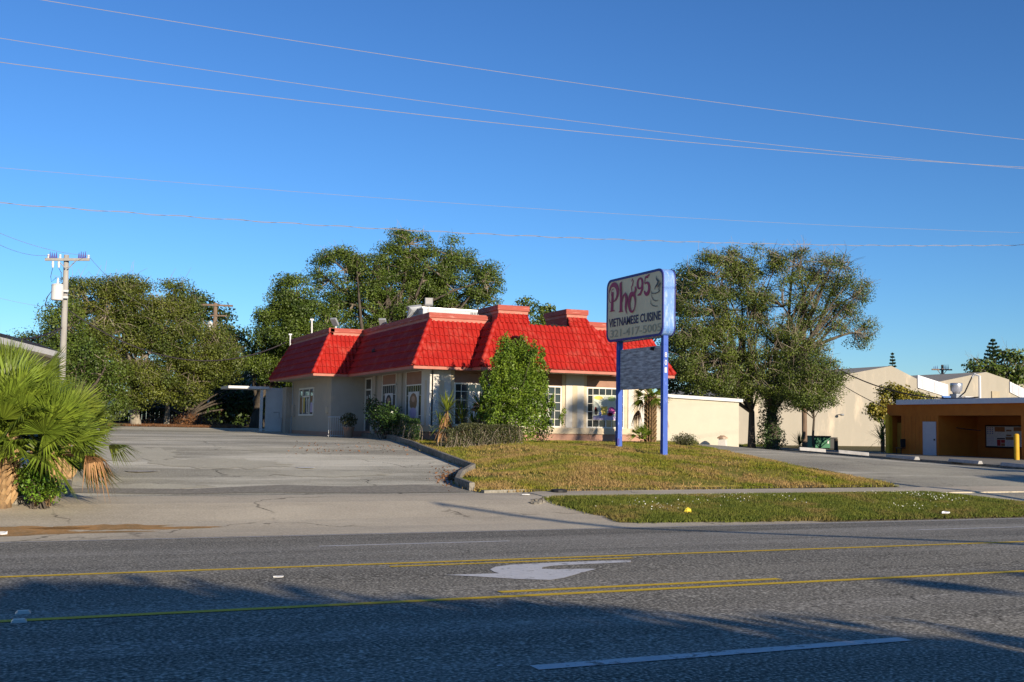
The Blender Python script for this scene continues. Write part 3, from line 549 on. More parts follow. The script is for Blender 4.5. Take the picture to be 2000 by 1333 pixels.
# left wall of the main block: door and two tall windows
def window_left(X, ya, yb, z0, z1, ztop, name='window', curt=True):
    f = MB(); f.box(X-.05, X+.02, ya, yb, z0-.06, z0); f.box(X-.05, X+.02, ya, yb, z1, z1+.05); f.box(X-.05, X+.02, ya, yb, ztop, ztop+.05)
    f.box(X-.05, X+.02, ya, ya+.07, z0, ztop); f.box(X-.05, X+.02, yb-.07, yb, z0, ztop); fo = f.obj(name, 'frame', RB)
    g = MB(); g.box(X-.015, X+.01, ya+.07, yb-.07, z0, z1); g.obj('pane', 'glass', fo)
    a = MB(); a.box(X-.03, X+.01, ya+.07, yb-.07, z1+.05, ztop); ap = a.obj('arch_panel', 'arch_pink', fo); return fo
def poster_x(fo, X, ya, yb, z0, z1, hair):
    p = MB(); p.box(X-.035, X-.025, ya, yb, z0, z1); po = p.obj('poster', 'p_white', fo)
    def sh(mat, cx, cz, rx, rz, k): q = MB(); q.poly([(X-.037-.003*k, ya+(yb-ya)*(cx+rx*math.cos(t*.5236)), z0+(z1-z0)*(cz+rz*math.sin(t*.5236))) for t in range(12)], (-1, 0, 0), .002); q.obj('printed_shape', mat, po)
    sh(hair, .5, .62, .36, .33, 0); sh('p_skin', .5, .72, .17, .12, 1); sh('p_lilac' if hair == 'p_brown' else 'p_white', .5, .2, .33, .2, 2)
wa = window_left(WX, 46.3, 48.45, 1.62, 3.30, 3.78); poster_x(wa, WX, 46.8, 48.0, 1.8, 2.95, 'p_dark')
wb = window_left(WX, 42.76, 44.95, 1.52, 3.20, 3.78); poster_x(wb, WX, 43.2, 44.6, 1.85, 2.95, 'p_brown')
for (w, ya, yb, z0, z1) in ((wa, 46.37, 48.38, 1.62, 3.3), (wb, 42.83, 44.88, 1.52, 3.2)):
    m = MB(); m.box(WX-.028, WX-.01, ya, yb, z1-.42, z1-.40); m.box(WX-.028, WX-.01, ya, yb, z0+.42, z0+.44)
    for k in range(1, 7): yy = ya+(yb-ya)*k/7; m.box(WX-.026, WX-.012, yy-.008, yy+.008, z0, z0+.42); m.box(WX-.026, WX-.012, yy-.008, yy+.008, z1-.40, z1)
    m.obj('muntin', 'frame', w)
mb = MB(); mb.box(WX-.22, WX-.0, 42.7, 45.05, 1.36, 1.46); mb.obj('window_sill', 'frame', wb)
mb = MB(); mb.box(WX-.04, WX+.05, 50.15, 50.28, .95, 3.75); mb.box(WX-.04, WX+.05, 51.2, 51.33, .95, 3.75); mb.box(WX-.04, WX+.05, 50.28, 51.2, 3.15, 3.22); mb.box(WX-.04, WX+.05, 50.28, 51.2, 3.68, 3.75); dr = mb.obj('door', 'frame', RB)
mb = MB(); mb.box(WX-.01, WX+.03, 50.28, 51.2, 1.05, 3.15); mb.box(WX-.01, WX+.03, 50.28, 51.2, 3.22, 3.68); mb.obj('door_glass', 'glass', dr)
mb = MB()
for zz, yy in ((2.8, 50.5), (2.5, 50.7), (2.2, 50.45), (2.0, 50.8), (1.8, 50.6), (2.75, 50.9), (2.35, 51.0), (1.75, 50.95)): mb = MB(); mb.box(WX-.016, WX-.012, yy, yy+.17, zz, zz+.14); mb.obj('door_notice', 'p_white', dr)
mb = MB(); mb.box(WX-.07, WX-.02, 50.34, 50.42, 1.9, 2.25); mb.obj('handle', 'white', dr)
for q_ in ((WX-.10, WX+.02, 49.4, 49.9, 1.0, 3.8), (WX-.06, WX+.02, 45.5, 45.9, 1.2, 3.8)): mb = MB(); mb.box(*q_); mb.obj('pilaster', 'stucco', RB)
# wing window with three lights
X = WWX; f = MB(); ya, yb, z0, z1 = 54.9, 58.2, 1.93, 3.38
for (a, b, c, d) in ((ya, yb, z0, z0+.09), (ya, yb, z1-.09, z1), (ya, ya+.1, z0+.09, z1-.09), (yb-.1, yb, z0+.09, z1-.09), (ya+.85, ya+.93, z0+.09, z1-.09), (yb-.93, yb-.85, z0+.09, z1-.09), (ya+.93, yb-.93, z1-.5, z1-.42)): f.box(X-.05, X+.02, a, b, c, d)
wc = f.obj('window', 'frame', RB); g = MB(); g.box(X-.012, X+.01, ya+.1, yb-.1, z0+.09, z1-.09); g.obj('pane', 'glass', wc)
for (a, b, c, d, mt) in ((56.9, 57.2, 2.1, 2.9, 'p_yellow'), (56.0, 56.5, 2.05, 2.8, 'p_white'), (55.1, 55.6, 2.1, 2.6, 'p_lilac'), (55.1, 55.6, 2.65, 2.95, 'p_brown'), (57.5, 58.0, 2.1, 2.9, 'p_brown'), (56.15, 56.3, 2.1, 2.95, 'p_dark')):
    q = MB(); q.box(X-.022-.004*(mt == 'p_dark'), X-.018, a, b, c, d); q.obj('window_notice', mt, wc)
mb = MB(); mb.box(X-.08, X, 51.9, 52.15, 2.05, 2.35); mb.obj('wall_box', 'stucco_cream', RB)
mb = MB(); mb.box(X-.18, X, 60.15, 60.6, 1.9, 3.2); mb.box(X-.12, X, 59.2, 59.6, 1.9, 2.5); mb.box(X-.3, X, 60.25, 61.2, .95, 3.5); mb.obj('utility_cabinet', 'soffit', RB)
mb = MB(); mb.tube([(X-.15, 59.4, 1.0), (X-.15, 59.4, 1.9)], .04); mb.obj('conduit', 'grey_metal', RB); mb = MB(); mb.tube([(X-.12, 59.4, 2.5), (X-.12, 59.4, 3.7)], .035); mb.obj('conduit', 'grey_metal', RB); mb = MB(); mb.tube([(X-.35, 61.0, 1.0), (X-.35, 61.0, 1.8), (X-.5, 61.0, 1.8), (X-.5, 61.0, 2.1), (X-.8, 61, 2.1)], .035); mb.obj('conduit', 'grey_metal', RB)
# vents and lamps on the roof
for (u, v0, v1, D) in ((567, 654, 674, 61.5), (609, 625, 646, 58.5)):
    a = PD(u, v1+16, D); b = PD(u, v0, D); mb = MB(); mb.tube([a, b], .045, 8); mb.box(b.x-.09, b.x+.09, b.y-.05, b.y+.05, b.z-.03, b.z+.05); mb.obj('vent_pipe', 'white', RB)
def flood(x, y, z, lz=.35, yaw=.5):
    t = MB(); t.tube([(x, y, z-.3), (x, y, z+lz-.08)], .045, 8); p = t.obj('floodlight_stem', 'white', RB)
    h = MB(); R = Matrix.Rotation(yaw, 3, 'Z') @ Matrix.Rotation(-.75, 3, 'X')
    o = Vector((x, y, z+lz)); a, b, c = R @ Vector((.34, 0, 0)), R @ Vector((0, .12, 0)), R @ Vector((0, 0, .44))
    h.obox(o-a/2-b/2-c*.1, a, b, c); hp = h.obj('floodlight_head', 'grey_metal', p, bevel=.02)
    l = MB(); l.obox(o-a*.42-b/2-c*.02-b*.12, a*.84, b*.12, c*.84); l.obj('lens', 'lampglass', hp)
flood(14.95, 43.6, 6.35, .25, -.3); flood(14.9, 50.0, 6.1, .12, 2.6); flood(13.35, 52.9, 6.25, .15, 2.3)
# rooftop unit
a = PD(803, 600, 54); b = PD(914, 600, 52)
AC = thing('rooftop_unit', (17.0, 47.5, 5.7), 'pale grey box air conditioner on the flat roof behind the red parapet', 'air conditioner')
mb = MB(); mb.box(15.7, 19.1, 46.6, 48.9, 5.70, 6.78); ub = mb.obj('cabinet', 'grey_metal', AC, bevel=.02)
mb = MB(); mb.box(15.66, 19.14, 46.56, 48.94, 6.78, 6.83); mb.obj('lid', 'steel', AC)
mb = MB(); 
for k in range(13): mb.box(18.0+k*.078, 18.03+k*.078, 46.585, 46.6, 6.35, 6.72)
mb.obj('grille', 'black', AC)
mb = MB(); mb.tube([(15.75, 47.5, 5.7), (15.3, 47.5, 6.2), (15.4, 47.5, 6.75), (15.9, 47.5, 6.8)], .25, 10); mb.obj('duct', 'grey_metal', AC)
# railing by the door
RL = thing('railing', (12.6, 50.4, .9), 'small white metal railing beside the restaurant door', 'railing')
mb = MB()
for k in range(9): x = 12.55+k*.1; mb.tube([(x, 50.5, .9), (x, 50.5, 1.85)], .012, 5)
mb.obj('balusters', 'white', RL); mb = MB(); mb.tube([(12.5, 50.5, 1.87), (13.42, 50.5, 1.87)], .025, 6); mb.tube([(13.42, 50.5, .85), (13.42, 50.5, 1.88)], .03, 6); mb.tube([(12.5, 50.5, 1.0), (13.42, 50.5, 1.0)], .015, 6); mb.obj('rail', 'white', RL)
# carport behind
cz = 3.55; CPT = thing('carport', (9.5, 62, 1.1), 'flat white carport roof on posts at the rear left of the restaurant', 'carport')
mb = MB(); mb.box(9.75, 12.0, 62.2, 65.0, cz-.14, cz); mb.obj('roof_slab', 'white', CPT)
for y in (62.35,): mb = MB(); mb.box(11.55, 11.70, y, y+.15, 1.0, cz-.16); mb.obj('post', 'white', CPT)
mb = MB(); mb.box(11.9, 13.0, 62.6, 62.7, 1.0, 3.5); mb.obj('side_panel', 'white', CPT)
# white annex wall right of the restaurant
a = PY(1312, 771, 47.0); b = PY(1447, 780, 47.0)
AN = thing('annex', (a.x+2, 47, .9), 'low cream painted block building with sloping white roof edge behind the sign', 'outbuilding')
ax0, ax1 = a.x-3.0, b.x-.12
def slope(x): return a.z+(b.z-a.z)*(x-a.x)/(b.x-a.x)
mb = MB(); mb.add([(ax0, 47, .3), (ax1, 47, .3), (ax1, 52, .3), (ax0, 52, .3), (ax0, 47, slope(ax0)-.16), (ax1, 47, slope(ax1)-.16), (ax1, 52, slope(ax1)-.16), (ax0, 52, slope(ax0)-.16)], ((0,3,2,1),(4,5,6,7),(0,1,5,4),(1,2,6,5),(2,3,7,6),(3,0,4,7))); mb.obj('wall', 'annex', AN)
mb = MB(); mb.obox((ax0-.1, 46.85, slope(ax0-.1)-.16), (ax1-ax0+.25, 0, slope(ax1+.15)-slope(ax0-.1)), (0, 5.3, 0), (0, 0, .16)); mb.obj('roof_edge', 'white', AN)
a = PY(1411, 866, 45.8); a.z = G(a.x, a.y); ST = thing('garden_lantern', (a.x, a.y, a.z), 'small rusty white pedestal like a stone lantern by the cream wall', 'garden ornament')
mb = MB(); mb.lathe((a.x, a.y, a.z), [(.30, -.1), (.22, .38)], 4); mb.obj('pedestal', 'stucco_white', ST)
mb = MB(); mb.lathe((a.x, a.y, a.z+.38), [(.30, 0), (.28, .06), (.10, .16)], 6); mb.obj('cap', 'rust', ST)

# ------------------------------------------------------------------ pylon sign
SXa, SXb, SYn, SYf = 18.66, 19.06, 30.85, 34.72
ztop, zbot = 6.84, 4.63
SG = thing('pylon_sign', (18.86, 31.1, .68), 'tall roadside restaurant sign on two blue posts with a weathered board below', 'sign')
def rrect(y0, y1, z0, z1, r, n=6):
    P = []
    for cy, cz, a0 in ((y1-r, z1-r, 0), (y0+r, z1-r, 90), (y0+r, z0+r, 180), (y1-r, z0+r, 270)):
        for k in range(n+1): t = math.radians(a0+90*k/n); P.append((cy+r*math.cos(t), cz+r*math.sin(t)))
    return P
mb = MB(); mb.poly([(SXa, y, z) for y, z in rrect(SYn, SYf, zbot, ztop, .30)], (1, 0, 0), SXb-SXa); cab = mb.obj('cabinet', 'cabinet', SG)
for xa in (SXa-.035, SXb+.0):
    o_, i_ = rrect(SYn-.012, SYf+.012, zbot-.012, ztop+.012, .31), rrect(SYn+.07, SYf-.07, zbot+.07, ztop-.07, .25); mb = MB(); n = len(o_)
    V = [(xa, *p) for p in o_]+[(xa, *p) for p in i_]+[(xa+.035, *p) for p in o_]+[(xa+.035, *p) for p in i_]
    F = []
    for i in range(n): j = (i+1) % n; F += [(i, j, n+j, n+i), (2*n+i, 3*n+i, 3*n+j, 2*n+j), (i, 2*n+i, 2*n+j, j), (n+i, n+j, 3*n+j, 3*n+i)]
    mb.add(V, F); mb.obj('face_trim', 'trim_blue', cab)
    mb = MB(); mb.poly([((xa+.012) if xa < SXa else xa+.006, y, z) for y, z in i_], (1, 0, 0), .015); mb.obj('sign_face', 'face', cab)
XF = SXa-.034
def sf(a, b): return (XF-.001, SYf-.07-(SYf-SYn-.14)*a, zbot+.07+(ztop-zbot-.14)*b)     # a: 0 left .. 1 right, b: 0 bottom .. 1 top
FWd, FHt = SYf-SYn-.14, ztop-zbot-.14
SK_N = [0]
def stroke(mb, pts, ws):
    SK_N[0] = (SK_N[0]+1) % 12      # flat brush stroke on the sign face; pts in (a, b*aspect-free) units of face height
    P = [Vector((p[0], p[1])) for p in pts]; Lf, Rt = [], []
    for i, p in enumerate(P):
        d = (P[min(i+1, len(P)-1)]-P[max(i-1, 0)]).normalized(); n = Vector((-d.y, d.x)); w = ws[i]/2; Lf.append(p+n*w); Rt.append(p-n*w)
    def c(q): return (XF-.0016*SK_N[0], SYf-.07-q.x*FHt, zbot+.07+q.y*FHt)
    V = [c(q) for q in Lf]+[c(q) for q in Rt]; k = len(P); mb.add(V, [(i, i+1, k+i+1, k+i) for i in range(k-1)])
def arc(cx, cy, rx, ry, a0, a1, n=14): return [(cx+rx*math.cos(math.radians(a0+(a1-a0)*k/n)), cy+ry*math.sin(math.radians(a0+(a1-a0)*k/n))) for k in range(n+1)]
def sw(n, a, b, c=None): c = a if c is None else c; return [a+(b-a)*math.sin(math.pi*k/n) if k <= n/2 else c+(b-c)*math.sin(math.pi*k/n) for k in range(n+1)]
# left to right in units of face height: the face is FWd/FHt wide
AS = FWd/FHt; mb = MB()
stroke(mb, [(.155, .50), (.165, .66), (.175, .82)], [.095, .078, .07]); stroke(mb, [(.08, .488), (.17, .50), (.255, .488)], [.012, .03, .012])
stroke(mb, arc(.20, .80, .155, .145, 175, -95, 20), [.02+.075*max(0, math.sin(math.pi*k/20))**1.5 for k in range(21)])
stroke(mb, arc(.135, .76, .095, .12, 110, 330, 16), [.014]*17); stroke(mb, arc(.19, .80, .06, .07, 60, 250, 12), [.012]*13)
stroke(mb, [(.475, .46), (.475, .70), (.455, .94)], [.085, .07, .075]); stroke(mb, [(.40, .455), (.48, .462), (.55, .455)], [.012, .028, .012]); stroke(mb, [(.44, .94), (.50, .955)], [.012, .03])
stroke(mb, [(.505, .60), (.56, .72), (.62, .74), (.665, .68), (.665, .60), (.64, .52), (.65, .46), (.69, .40)], [.012, .035, .06, .08, .078, .06, .035, .01])
stroke(mb, arc(.86, .57, .105, .15, 75, 435, 24), [.028+.06*abs(math.sin(math.radians(60+k*7.5)))**2 for k in range(25)])
stroke(mb, [(.89, .70), (.94, .73), (.975, .78), (.96, .83)], [.03, .05, .055, .03]); stroke(mb, [(.84, .77), (.82, .83), (.86, .87), (.88, .93), (.85, .97), (.82, .93)], [.02, .022, .03, .028, .02, .012])
stroke(mb, arc(1.105, .865, .08, .085, 0, 360, 20), [.03+.035*abs(math.cos(math.radians(k*18)))**2 for k in range(21)]); stroke(mb, [(1.185, .88), (1.185, .77), (1.12, .69), (1.03, .675)], [.05, .06, .05, .018])
stroke(mb, [(1.28, .95), (1.34, .945), (1.41, .98)], [.03, .045, .02]); stroke(mb, [(1.275, .955), (1.26, .85)], [.022, .022])
stroke(mb, [(1.26, .84)]+arc(1.325, .76, .08, .095, 90, -160, 16), [.02]+[.03+.04*abs(math.sin(math.pi*k/16)) for k in range(17)])
big = mb.obj('sign_lettering', 'wine', cab)
mb = MB(); cxm = AS-.20; st0 = stroke; stroke = lambda mb, P, w: st0(mb, [(x, .44+(y-.23)*.66) for x, y in P], w)
stroke(mb, arc(cxm, .60, .13, .05, 150, 380, 14), [.008+.006*(k > 3) for k in range(15)]); stroke(mb, [(cxm-.13, .60), (cxm-.11, .48), (cxm-.06, .40), (cxm+.02, .36), (cxm+.08, .37)], [.008, .012, .014, .014, .006])
stroke(mb, [(cxm-.13, .42), (cxm-.15, .34), (cxm-.08, .26), (cxm+.02, .23), (cxm+.08, .23)], [.006, .012, .014, .012, .006])
stroke(mb, [(cxm+.03, .97), (cxm+.03, .90), (cxm+.09, .83), (cxm+.06, .76), (cxm, .70), (cxm-.03, .64)], [.008, .025, .045, .038, .02, .006])
stroke(mb, [(cxm+.15, .84), (cxm+.14, .76), (cxm+.08, .69), (cxm+.10, .62)], [.006, .022, .022, .006]); stroke(mb, [(cxm+.17, .78), (cxm+.10, .56)], [.016, .01]); mb.obj('bowl_drawing', 'ink', cab); stroke = st0
def text(name, body, mat, parent, place, w, h, bold=0.0, shear=0.0, thick=.004):
    cu = bpy.data.curves.new('lettering', 'FONT'); cu.body = body; cu.offset = bold; cu.shear = shear; cu.resolution_u = 3
    to = bpy.data.objects.new('lettering', cu); col.objects.link(to); bpy.context.view_layer.update()
    me = bpy.data.meshes.new_from_object(to.evaluated_get(bpy.context.evaluated_depsgraph_get())); bpy.data.objects.remove(to)
    P = [v.co.copy() for v in me.vertices]; x0, x1 = min(p.x for p in P), max(p.x for p in P); y0, y1 = min(p.y for p in P), max(p.y for p in P)
    m = MB(); m.add([place((p.x-x0)/(x1-x0)*w, (p.y-y0)/(y1-y0)*h) for p in P], [tuple(f.vertices) for f in me.polygons]); return m.obj(name, mat, parent)
text('sign_lettering', 'VIETNAMESE CUISINE', 'navy', cab, lambda x, y: sf(.03+x, .215+y), .95, .145, .022)
text('phone_number', '321-417-5005', 'faded', cab, lambda x, y: sf(.06+x, .035+y), .93, .13, .012)
posts = []
for yy, zb in ((31.02, .2), (34.05, .3)):
    mb = MB(); mb.box(18.76, 18.94, yy, yy+.17, zb, zbot+.01); posts.append(mb.obj('post', 'blue', SG, bevel=.008))
for k, ch in enumerate('801'):
    text('house_number', ch, 'white', posts[0], lambda x, y, k=k: (18.85-.045+x, 31.014, 3.92-k*.25+y), .09, .17, .01)
mb = MB(); mb.box(18.83, 18.87, 31.19, 34.05, 2.92, 4.33); mb.obj('plywood_board', 'plywood', SG)
mb = MB(); mb.poly([(18.82, 31.75, 4.18), (18.82, 32.0, 4.22), (18.82, 31.95, 4.31), (18.82, 31.7, 4.30)], (1, 0, 0), .008); mb.obj('board_hole', 'hole', SG)
mb = MB(); mb.box(18.72, 18.80, 34.0, 34.1, 1.0, 1.22); mb.obj('junction_box', 'trim_blue', SG)
mb = MB(); mb.blob((SXa+.1, SYf+.1, 5.28), (.09, .14, .12), 6); mb.obj('sign_lamp', 'grey_metal', SG)

# ------------------------------------------------------------------ plants
def twigs(mb, a, b, r0, r1, bend=.15, n=4, sides=5):
    a, b = Vector(a), Vector(b); L = (b-a).length; off = Vector((rnd.uniform(-1, 1), rnd.uniform(-1, 1), rnd.uniform(-.2, .8)))*bend*L
    pts = [a.lerp(b, k/n)+off*math.sin(math.pi*k/n) for k in range(n+1)]; mb.tube(pts, [r0+(r1-r0)*k/n for k in range(n+1)], sides, cap=False); return pts
def tree(name, label, base, tr, blobs, nc, lpc, lsize, leaf, bark='bark', cr=.75, fork=.35, group=None, twig=0, nlimb=12, lean=(0, 0), shell=2.0, vine=None, twig_mat='twig', cat='tree', up=.5, flat=.6, nfill=.0):
    """tapered trunk, limbs to the main blobs, then leaf clumps scattered through the blobs; blobs = (centre, radii)"""
    base = Vector(base); T = thing(name, base, label, cat, group); cs = []
    wts = [(b[1][0]*b[1][1]*b[1][2])**.6 for b in blobs]; tot = sum(wts)
    for (c, r), w in zip(blobs, wts):
        for _ in range(max(3, int(nc*w/tot))):
            d = Vector([rnd.gauss(0, 1) for _ in range(3)]).normalized()*(rnd.random()**(1/(3*shell)))
            cs.append(Vector((c[0]+d.x*r[0], c[1]+d.y*r[1], c[2]+d.z*r[2])))
    top = sum((Vector(b[0])*w for b, w in zip(blobs, wts)), Vector())/tot; H = top.z-base.z
    t = MB(); fk = base+Vector((lean[0], lean[1], H*fork)); pts = [base-_Z*.3, base+_Z*.05, base.lerp(fk, .5)+Vector((rnd.uniform(-.1, .1), rnd.uniform(-.1, .1), 0)), fk, fk.lerp(top, .6)]
    t.tube(pts, [tr*1.5, tr*1.15, tr*.9, tr*.78, tr*.35], 9); lim = []
    hub = [fk.lerp(top, q) for q in (0, .15, .3, .5, .6)]; pick = rnd.sample(cs, min(nlimb, len(cs)))
    for (c, r) in blobs: pick.append(Vector(c))
    for c in pick:
        p = twigs(t, rnd.choice(hub), c, tr*rnd.uniform(.28, .5), tr*.10, .14, 5, 6); lim += p[2:]
    t.obj('trunk', bark, T, smooth=True)
    tw = MB(); la = np.array([tuple(p) for p in lim])
    for c in cs:
        d = ((la-np.array(c))**2).sum(1); j = int(d.argmin())
        if d[j] < 16: twigs(tw, lim[j], c, tr*.09+.012, .012, .12, 3, 4)
        for _ in range(twig):
            q = c+Vector((rnd.gauss(0, 1), rnd.gauss(0, 1), abs(rnd.gauss(0, 1))+.2)).normalized()*cr*rnd.uniform(.9, 1.9); twigs(tw, c, q, .014, .006, .1, 2, 3)
    tw.obj('branches', twig_mat, T)
    C = np.array([tuple(c) for c in cs]); n = len(C); rr = cr*rg.uniform(.5, 1.45, n)
    cnt = np.maximum(4, (lpc*(rr/cr)**2).astype(int)); I = np.repeat(np.arange(n), cnt); d = rg.normal(size=(len(I), 3)); d /= np.linalg.norm(d, axis=1)[:, None]
    d *= rg.random((len(I), 1))**.45; d[:, 2] *= flat; P = C[I]+d*rr[I][:, None]; NR = d/np.linalg.norm(d, axis=1)[:, None]+np.array((0, 0, .45))
    if nfill: 
        m = int(nfill); k = rg.integers(0, len(blobs), m); bc = np.array([tuple(b[0]) for b in blobs]); br = np.array([tuple(b[1]) for b in blobs]); q = rg.normal(size=(m, 3)); q /= np.linalg.norm(q, axis=1)[:, None]
        P = np.vstack([P, bc[k]+q*br[k]*rg.random((m, 1))**.33*.85]); NR = np.vstack([NR, q])
    cr_ = quads('crown', leafquads(P, lsize, up, nrm=NR, asp=.7, kn=1.0), leaf, T); return T
def B(u, v, D, ru, rv, rd=None):     # a crown mass seen at (u,v), D metres off, ru x rv photo pixels wide and high
    k = D/FP; p = PD(u, v, D); a = (ru*k+rv*k)/2 if rd is None else rd; return ((p.x, p.y, p.z), ((ru*k*.92+a*.15), a*.9, rv*k))
def gz(x, y): return Vector((x, y, G(x, y)))
# the oaks behind the restaurant
tree('oak_tree', 'tallest dark oak with an irregular crown directly behind the red roof', gz(20.0, 70), .42,
     [B(663,545,74,50,60),(B(737,535,74,52,62)),B(800,478,75,42,30),B(800,560,76,75,60),B(835,530,75,48,50),B(885,505,76,38,36),B(900,575,75,60,50),B(948,565,74,30,46),B(700,620,74,75,40),B(820,620,74,80,30)], 440, 300, .115, 'oak', 'bark', .74, .3, twig=1, nlimb=26, twig_mat='twig', nfill=100)
tree('oak_tree', 'shorter dark oak behind the left end of the red roof', gz(13.5, 74), .4,
     [B(575,585,71,38,45),B(545,640,71,42,45),B(520,700,72,32,45),B(605,650,71,45,60),B(560,720,73,50,40)], 280, 300, .115, 'oak', 'bark', .72, .3, nlimb=14, nfill=500)
tree('small_oak', 'small tree top showing between the two roof turrets', gz(34, 88), .3, [B(1055,625,92,28,26),B(1030,600,92,9,14),B(1068,612,92,12,15)], 40, 60, .22, 'oak', 'bark', .8, .4, nlimb=5)
# left clump
tree('olive_tree', 'broad olive green tree with pale trunk behind the transformer pole', gz(*[PG(265, 832).x, PG(265, 832).y]), .30,
     [B(205,558,66,26,16),B(262,556,66,24,15),B(150,560,67,20,18),B(190,605,66,58,52),B(250,600,66,55,52),B(215,690,65,85,60),B(300,640,66,55,62),B(270,750,65,70,45),B(160,690,66,40,60)], 380, 290, .105, 'olive', 'bark_pale', .72, .3, twig=2, nlimb=18, nfill=200, up=.3)
tree('olive_tree', 'olive green tree with thin bare top twigs and two slim trunks left of the restaurant', gz(*[PG(325, 832).x, PG(325, 832).y]), .17,
     [B(340,570,67,18,22),B(368,600,67,16,20),B(345,640,67,38,50),B(385,680,66,60,55),B(430,700,66,36,35),B(350,740,66,75,45),B(420,730,67,40,30)], 270, 280, .105, 'olive', 'bark_pale', .7, .35, twig=2, nlimb=14, nfill=400, up=.3)
tree('dark_evergreen', 'dark green evergreen behind the second power pole', gz(9, 88), .3,
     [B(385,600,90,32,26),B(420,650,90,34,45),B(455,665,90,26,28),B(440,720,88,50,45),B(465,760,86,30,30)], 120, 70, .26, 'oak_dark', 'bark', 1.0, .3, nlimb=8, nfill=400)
tree('dark_evergreen', 'dark green leafy tree at the far left behind the palms', gz(2.2, 62), .25,
     [B(130,640,62,32,60),B(165,720,60,50,50),B(100,690,62,28,30),B(185,780,60,50,40),B(70,665,64,22,14)], 150, 190, .12, 'oak', 'bark', .9, .3, nlimb=8, nfill=300)
# dark undergrowth, fence
tree('understorey_tree', 'dark shaded thicket tree between the olive trees and the carport', gz(9.5, 78), .2,
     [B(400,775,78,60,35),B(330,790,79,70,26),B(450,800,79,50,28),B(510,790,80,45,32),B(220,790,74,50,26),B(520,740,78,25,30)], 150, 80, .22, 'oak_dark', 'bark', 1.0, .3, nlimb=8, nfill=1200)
# right hand trees
b1 = PG(1468, 862)
R1 = tree('spreading_tree', 'tall spreading tree with thin grey branches and slim trunk left of the ivy trunk', gz(PD(1468, 862, 76).x, PD(1468, 862, 76).y), .26,
     [B(1395,535,76,60,42),B(1470,515,77,60,34),B(1370,610,75,50,60),B(1440,600,76,60,70),B(1380,700,74,62,60),B(1450,730,75,60,45),B(1340,680,74,28,70),B(1400,760,74,60,22)], 420, 250, .105, 'right', 'bark', .7, .3, twig=3, nlimb=26, lean=(0, 0), nfill=700, up=.2)
tree('spreading_tree', 'tall spreading tree with sparse silvery right side above the ivy covered trunk', gz(PD(1507, 864, 75).x, PD(1507, 864, 75).y), .42,
     [B(1560,520,77,55,32),B(1620,530,77,55,38),B(1530,600,76,60,70),B(1610,610,77,60,50),B(1665,580,78,38,36),B(1670,650,78,36,30),B(1560,690,75,65,50),B(1500,690,75,45,60),B(1520,770,74,45,30)], 350, 170, .10, 'right', 'bark', .68, .28, twig=4, nlimb=30, nfill=500, up=.2)
tree('small_tree', 'rounded lower tree partly hiding the brown pole in front of the warehouse', gz(PD(1590, 860, 73).x, PD(1590, 860, 73).y), .09,
     [B(1600,735,73,48,42),B(1560,760,73,40,35),B(1585,780,72,50,24)], 120, 260, .10, 'right', 'bark', .8, .5, twig=2, nlimb=9, nfill=150)
tree('background_tree', 'dark dense tree behind the sign and the cream outbuilding', gz(35, 72), .3,
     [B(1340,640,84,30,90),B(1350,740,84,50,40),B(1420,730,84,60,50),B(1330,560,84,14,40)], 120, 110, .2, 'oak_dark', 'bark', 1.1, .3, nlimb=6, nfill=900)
def shrub(name, label, base, blobs, n, ls, leaf, stems=8, cat='shrub', stem_mat='bark', up=.4, group=None, sr=.02, depth=.5):
    base = Vector(base); T = thing(name, base, label, cat, group); m = MB(); P = []
    w = [(b[1][0]*b[1][1]*b[1][2])**.66 for b in blobs]; tot = sum(w)
    for (c, r), ww in zip(blobs, w):
        k = int(n*ww/tot); d = rg.normal(size=(k, 3)); d /= np.linalg.norm(d, axis=1)[:, None]
        lump = 1+.13*np.sin(d[:, :1]*7+c[0])*np.sin(d[:, 1:2]*6+c[1])+.11*np.sin(d[:, 2:3]*9+d[:, :1]*5); d *= lump*rg.random((k, 1))**depth*rg.uniform(.86, 1.1, (k, 1)); P.append(np.array(c)+d*np.array(r))
    P = np.vstack(P); P = P+.05*np.sin(P[:, [2, 0, 1]]*9)
    for _ in range(stems):
        q = P[rg.integers(len(P))]; twigs(m, base+Vector((rnd.uniform(-.2, .2), rnd.uniform(-.1, .1), -.1)), q, sr, sr*.3, .1, 4, 5)
    m.obj('stem', stem_mat, T); keep = P[:, 2] > base.z-.02; quads('foliage', leafquads(P[keep], ls, up), leaf, T); return T
# ivy on the trunk
iv = gz(PD(1507, 864, 75).x, PD(1507, 864, 75).y); shrub('climbing_ivy', 'dense dark ivy wrapped round the thick trunk beside the warehouse', iv, [((iv.x, iv.y, iv.z+.7), (1.05, .9, 1.1)), ((iv.x-.1, iv.y, iv.z+2.0), (.8, .7, 1.5)), ((iv.x, iv.y, iv.z+3.6), (.62, .6, 1.3))], 5200, .15, 'vine', 6, 'climber')
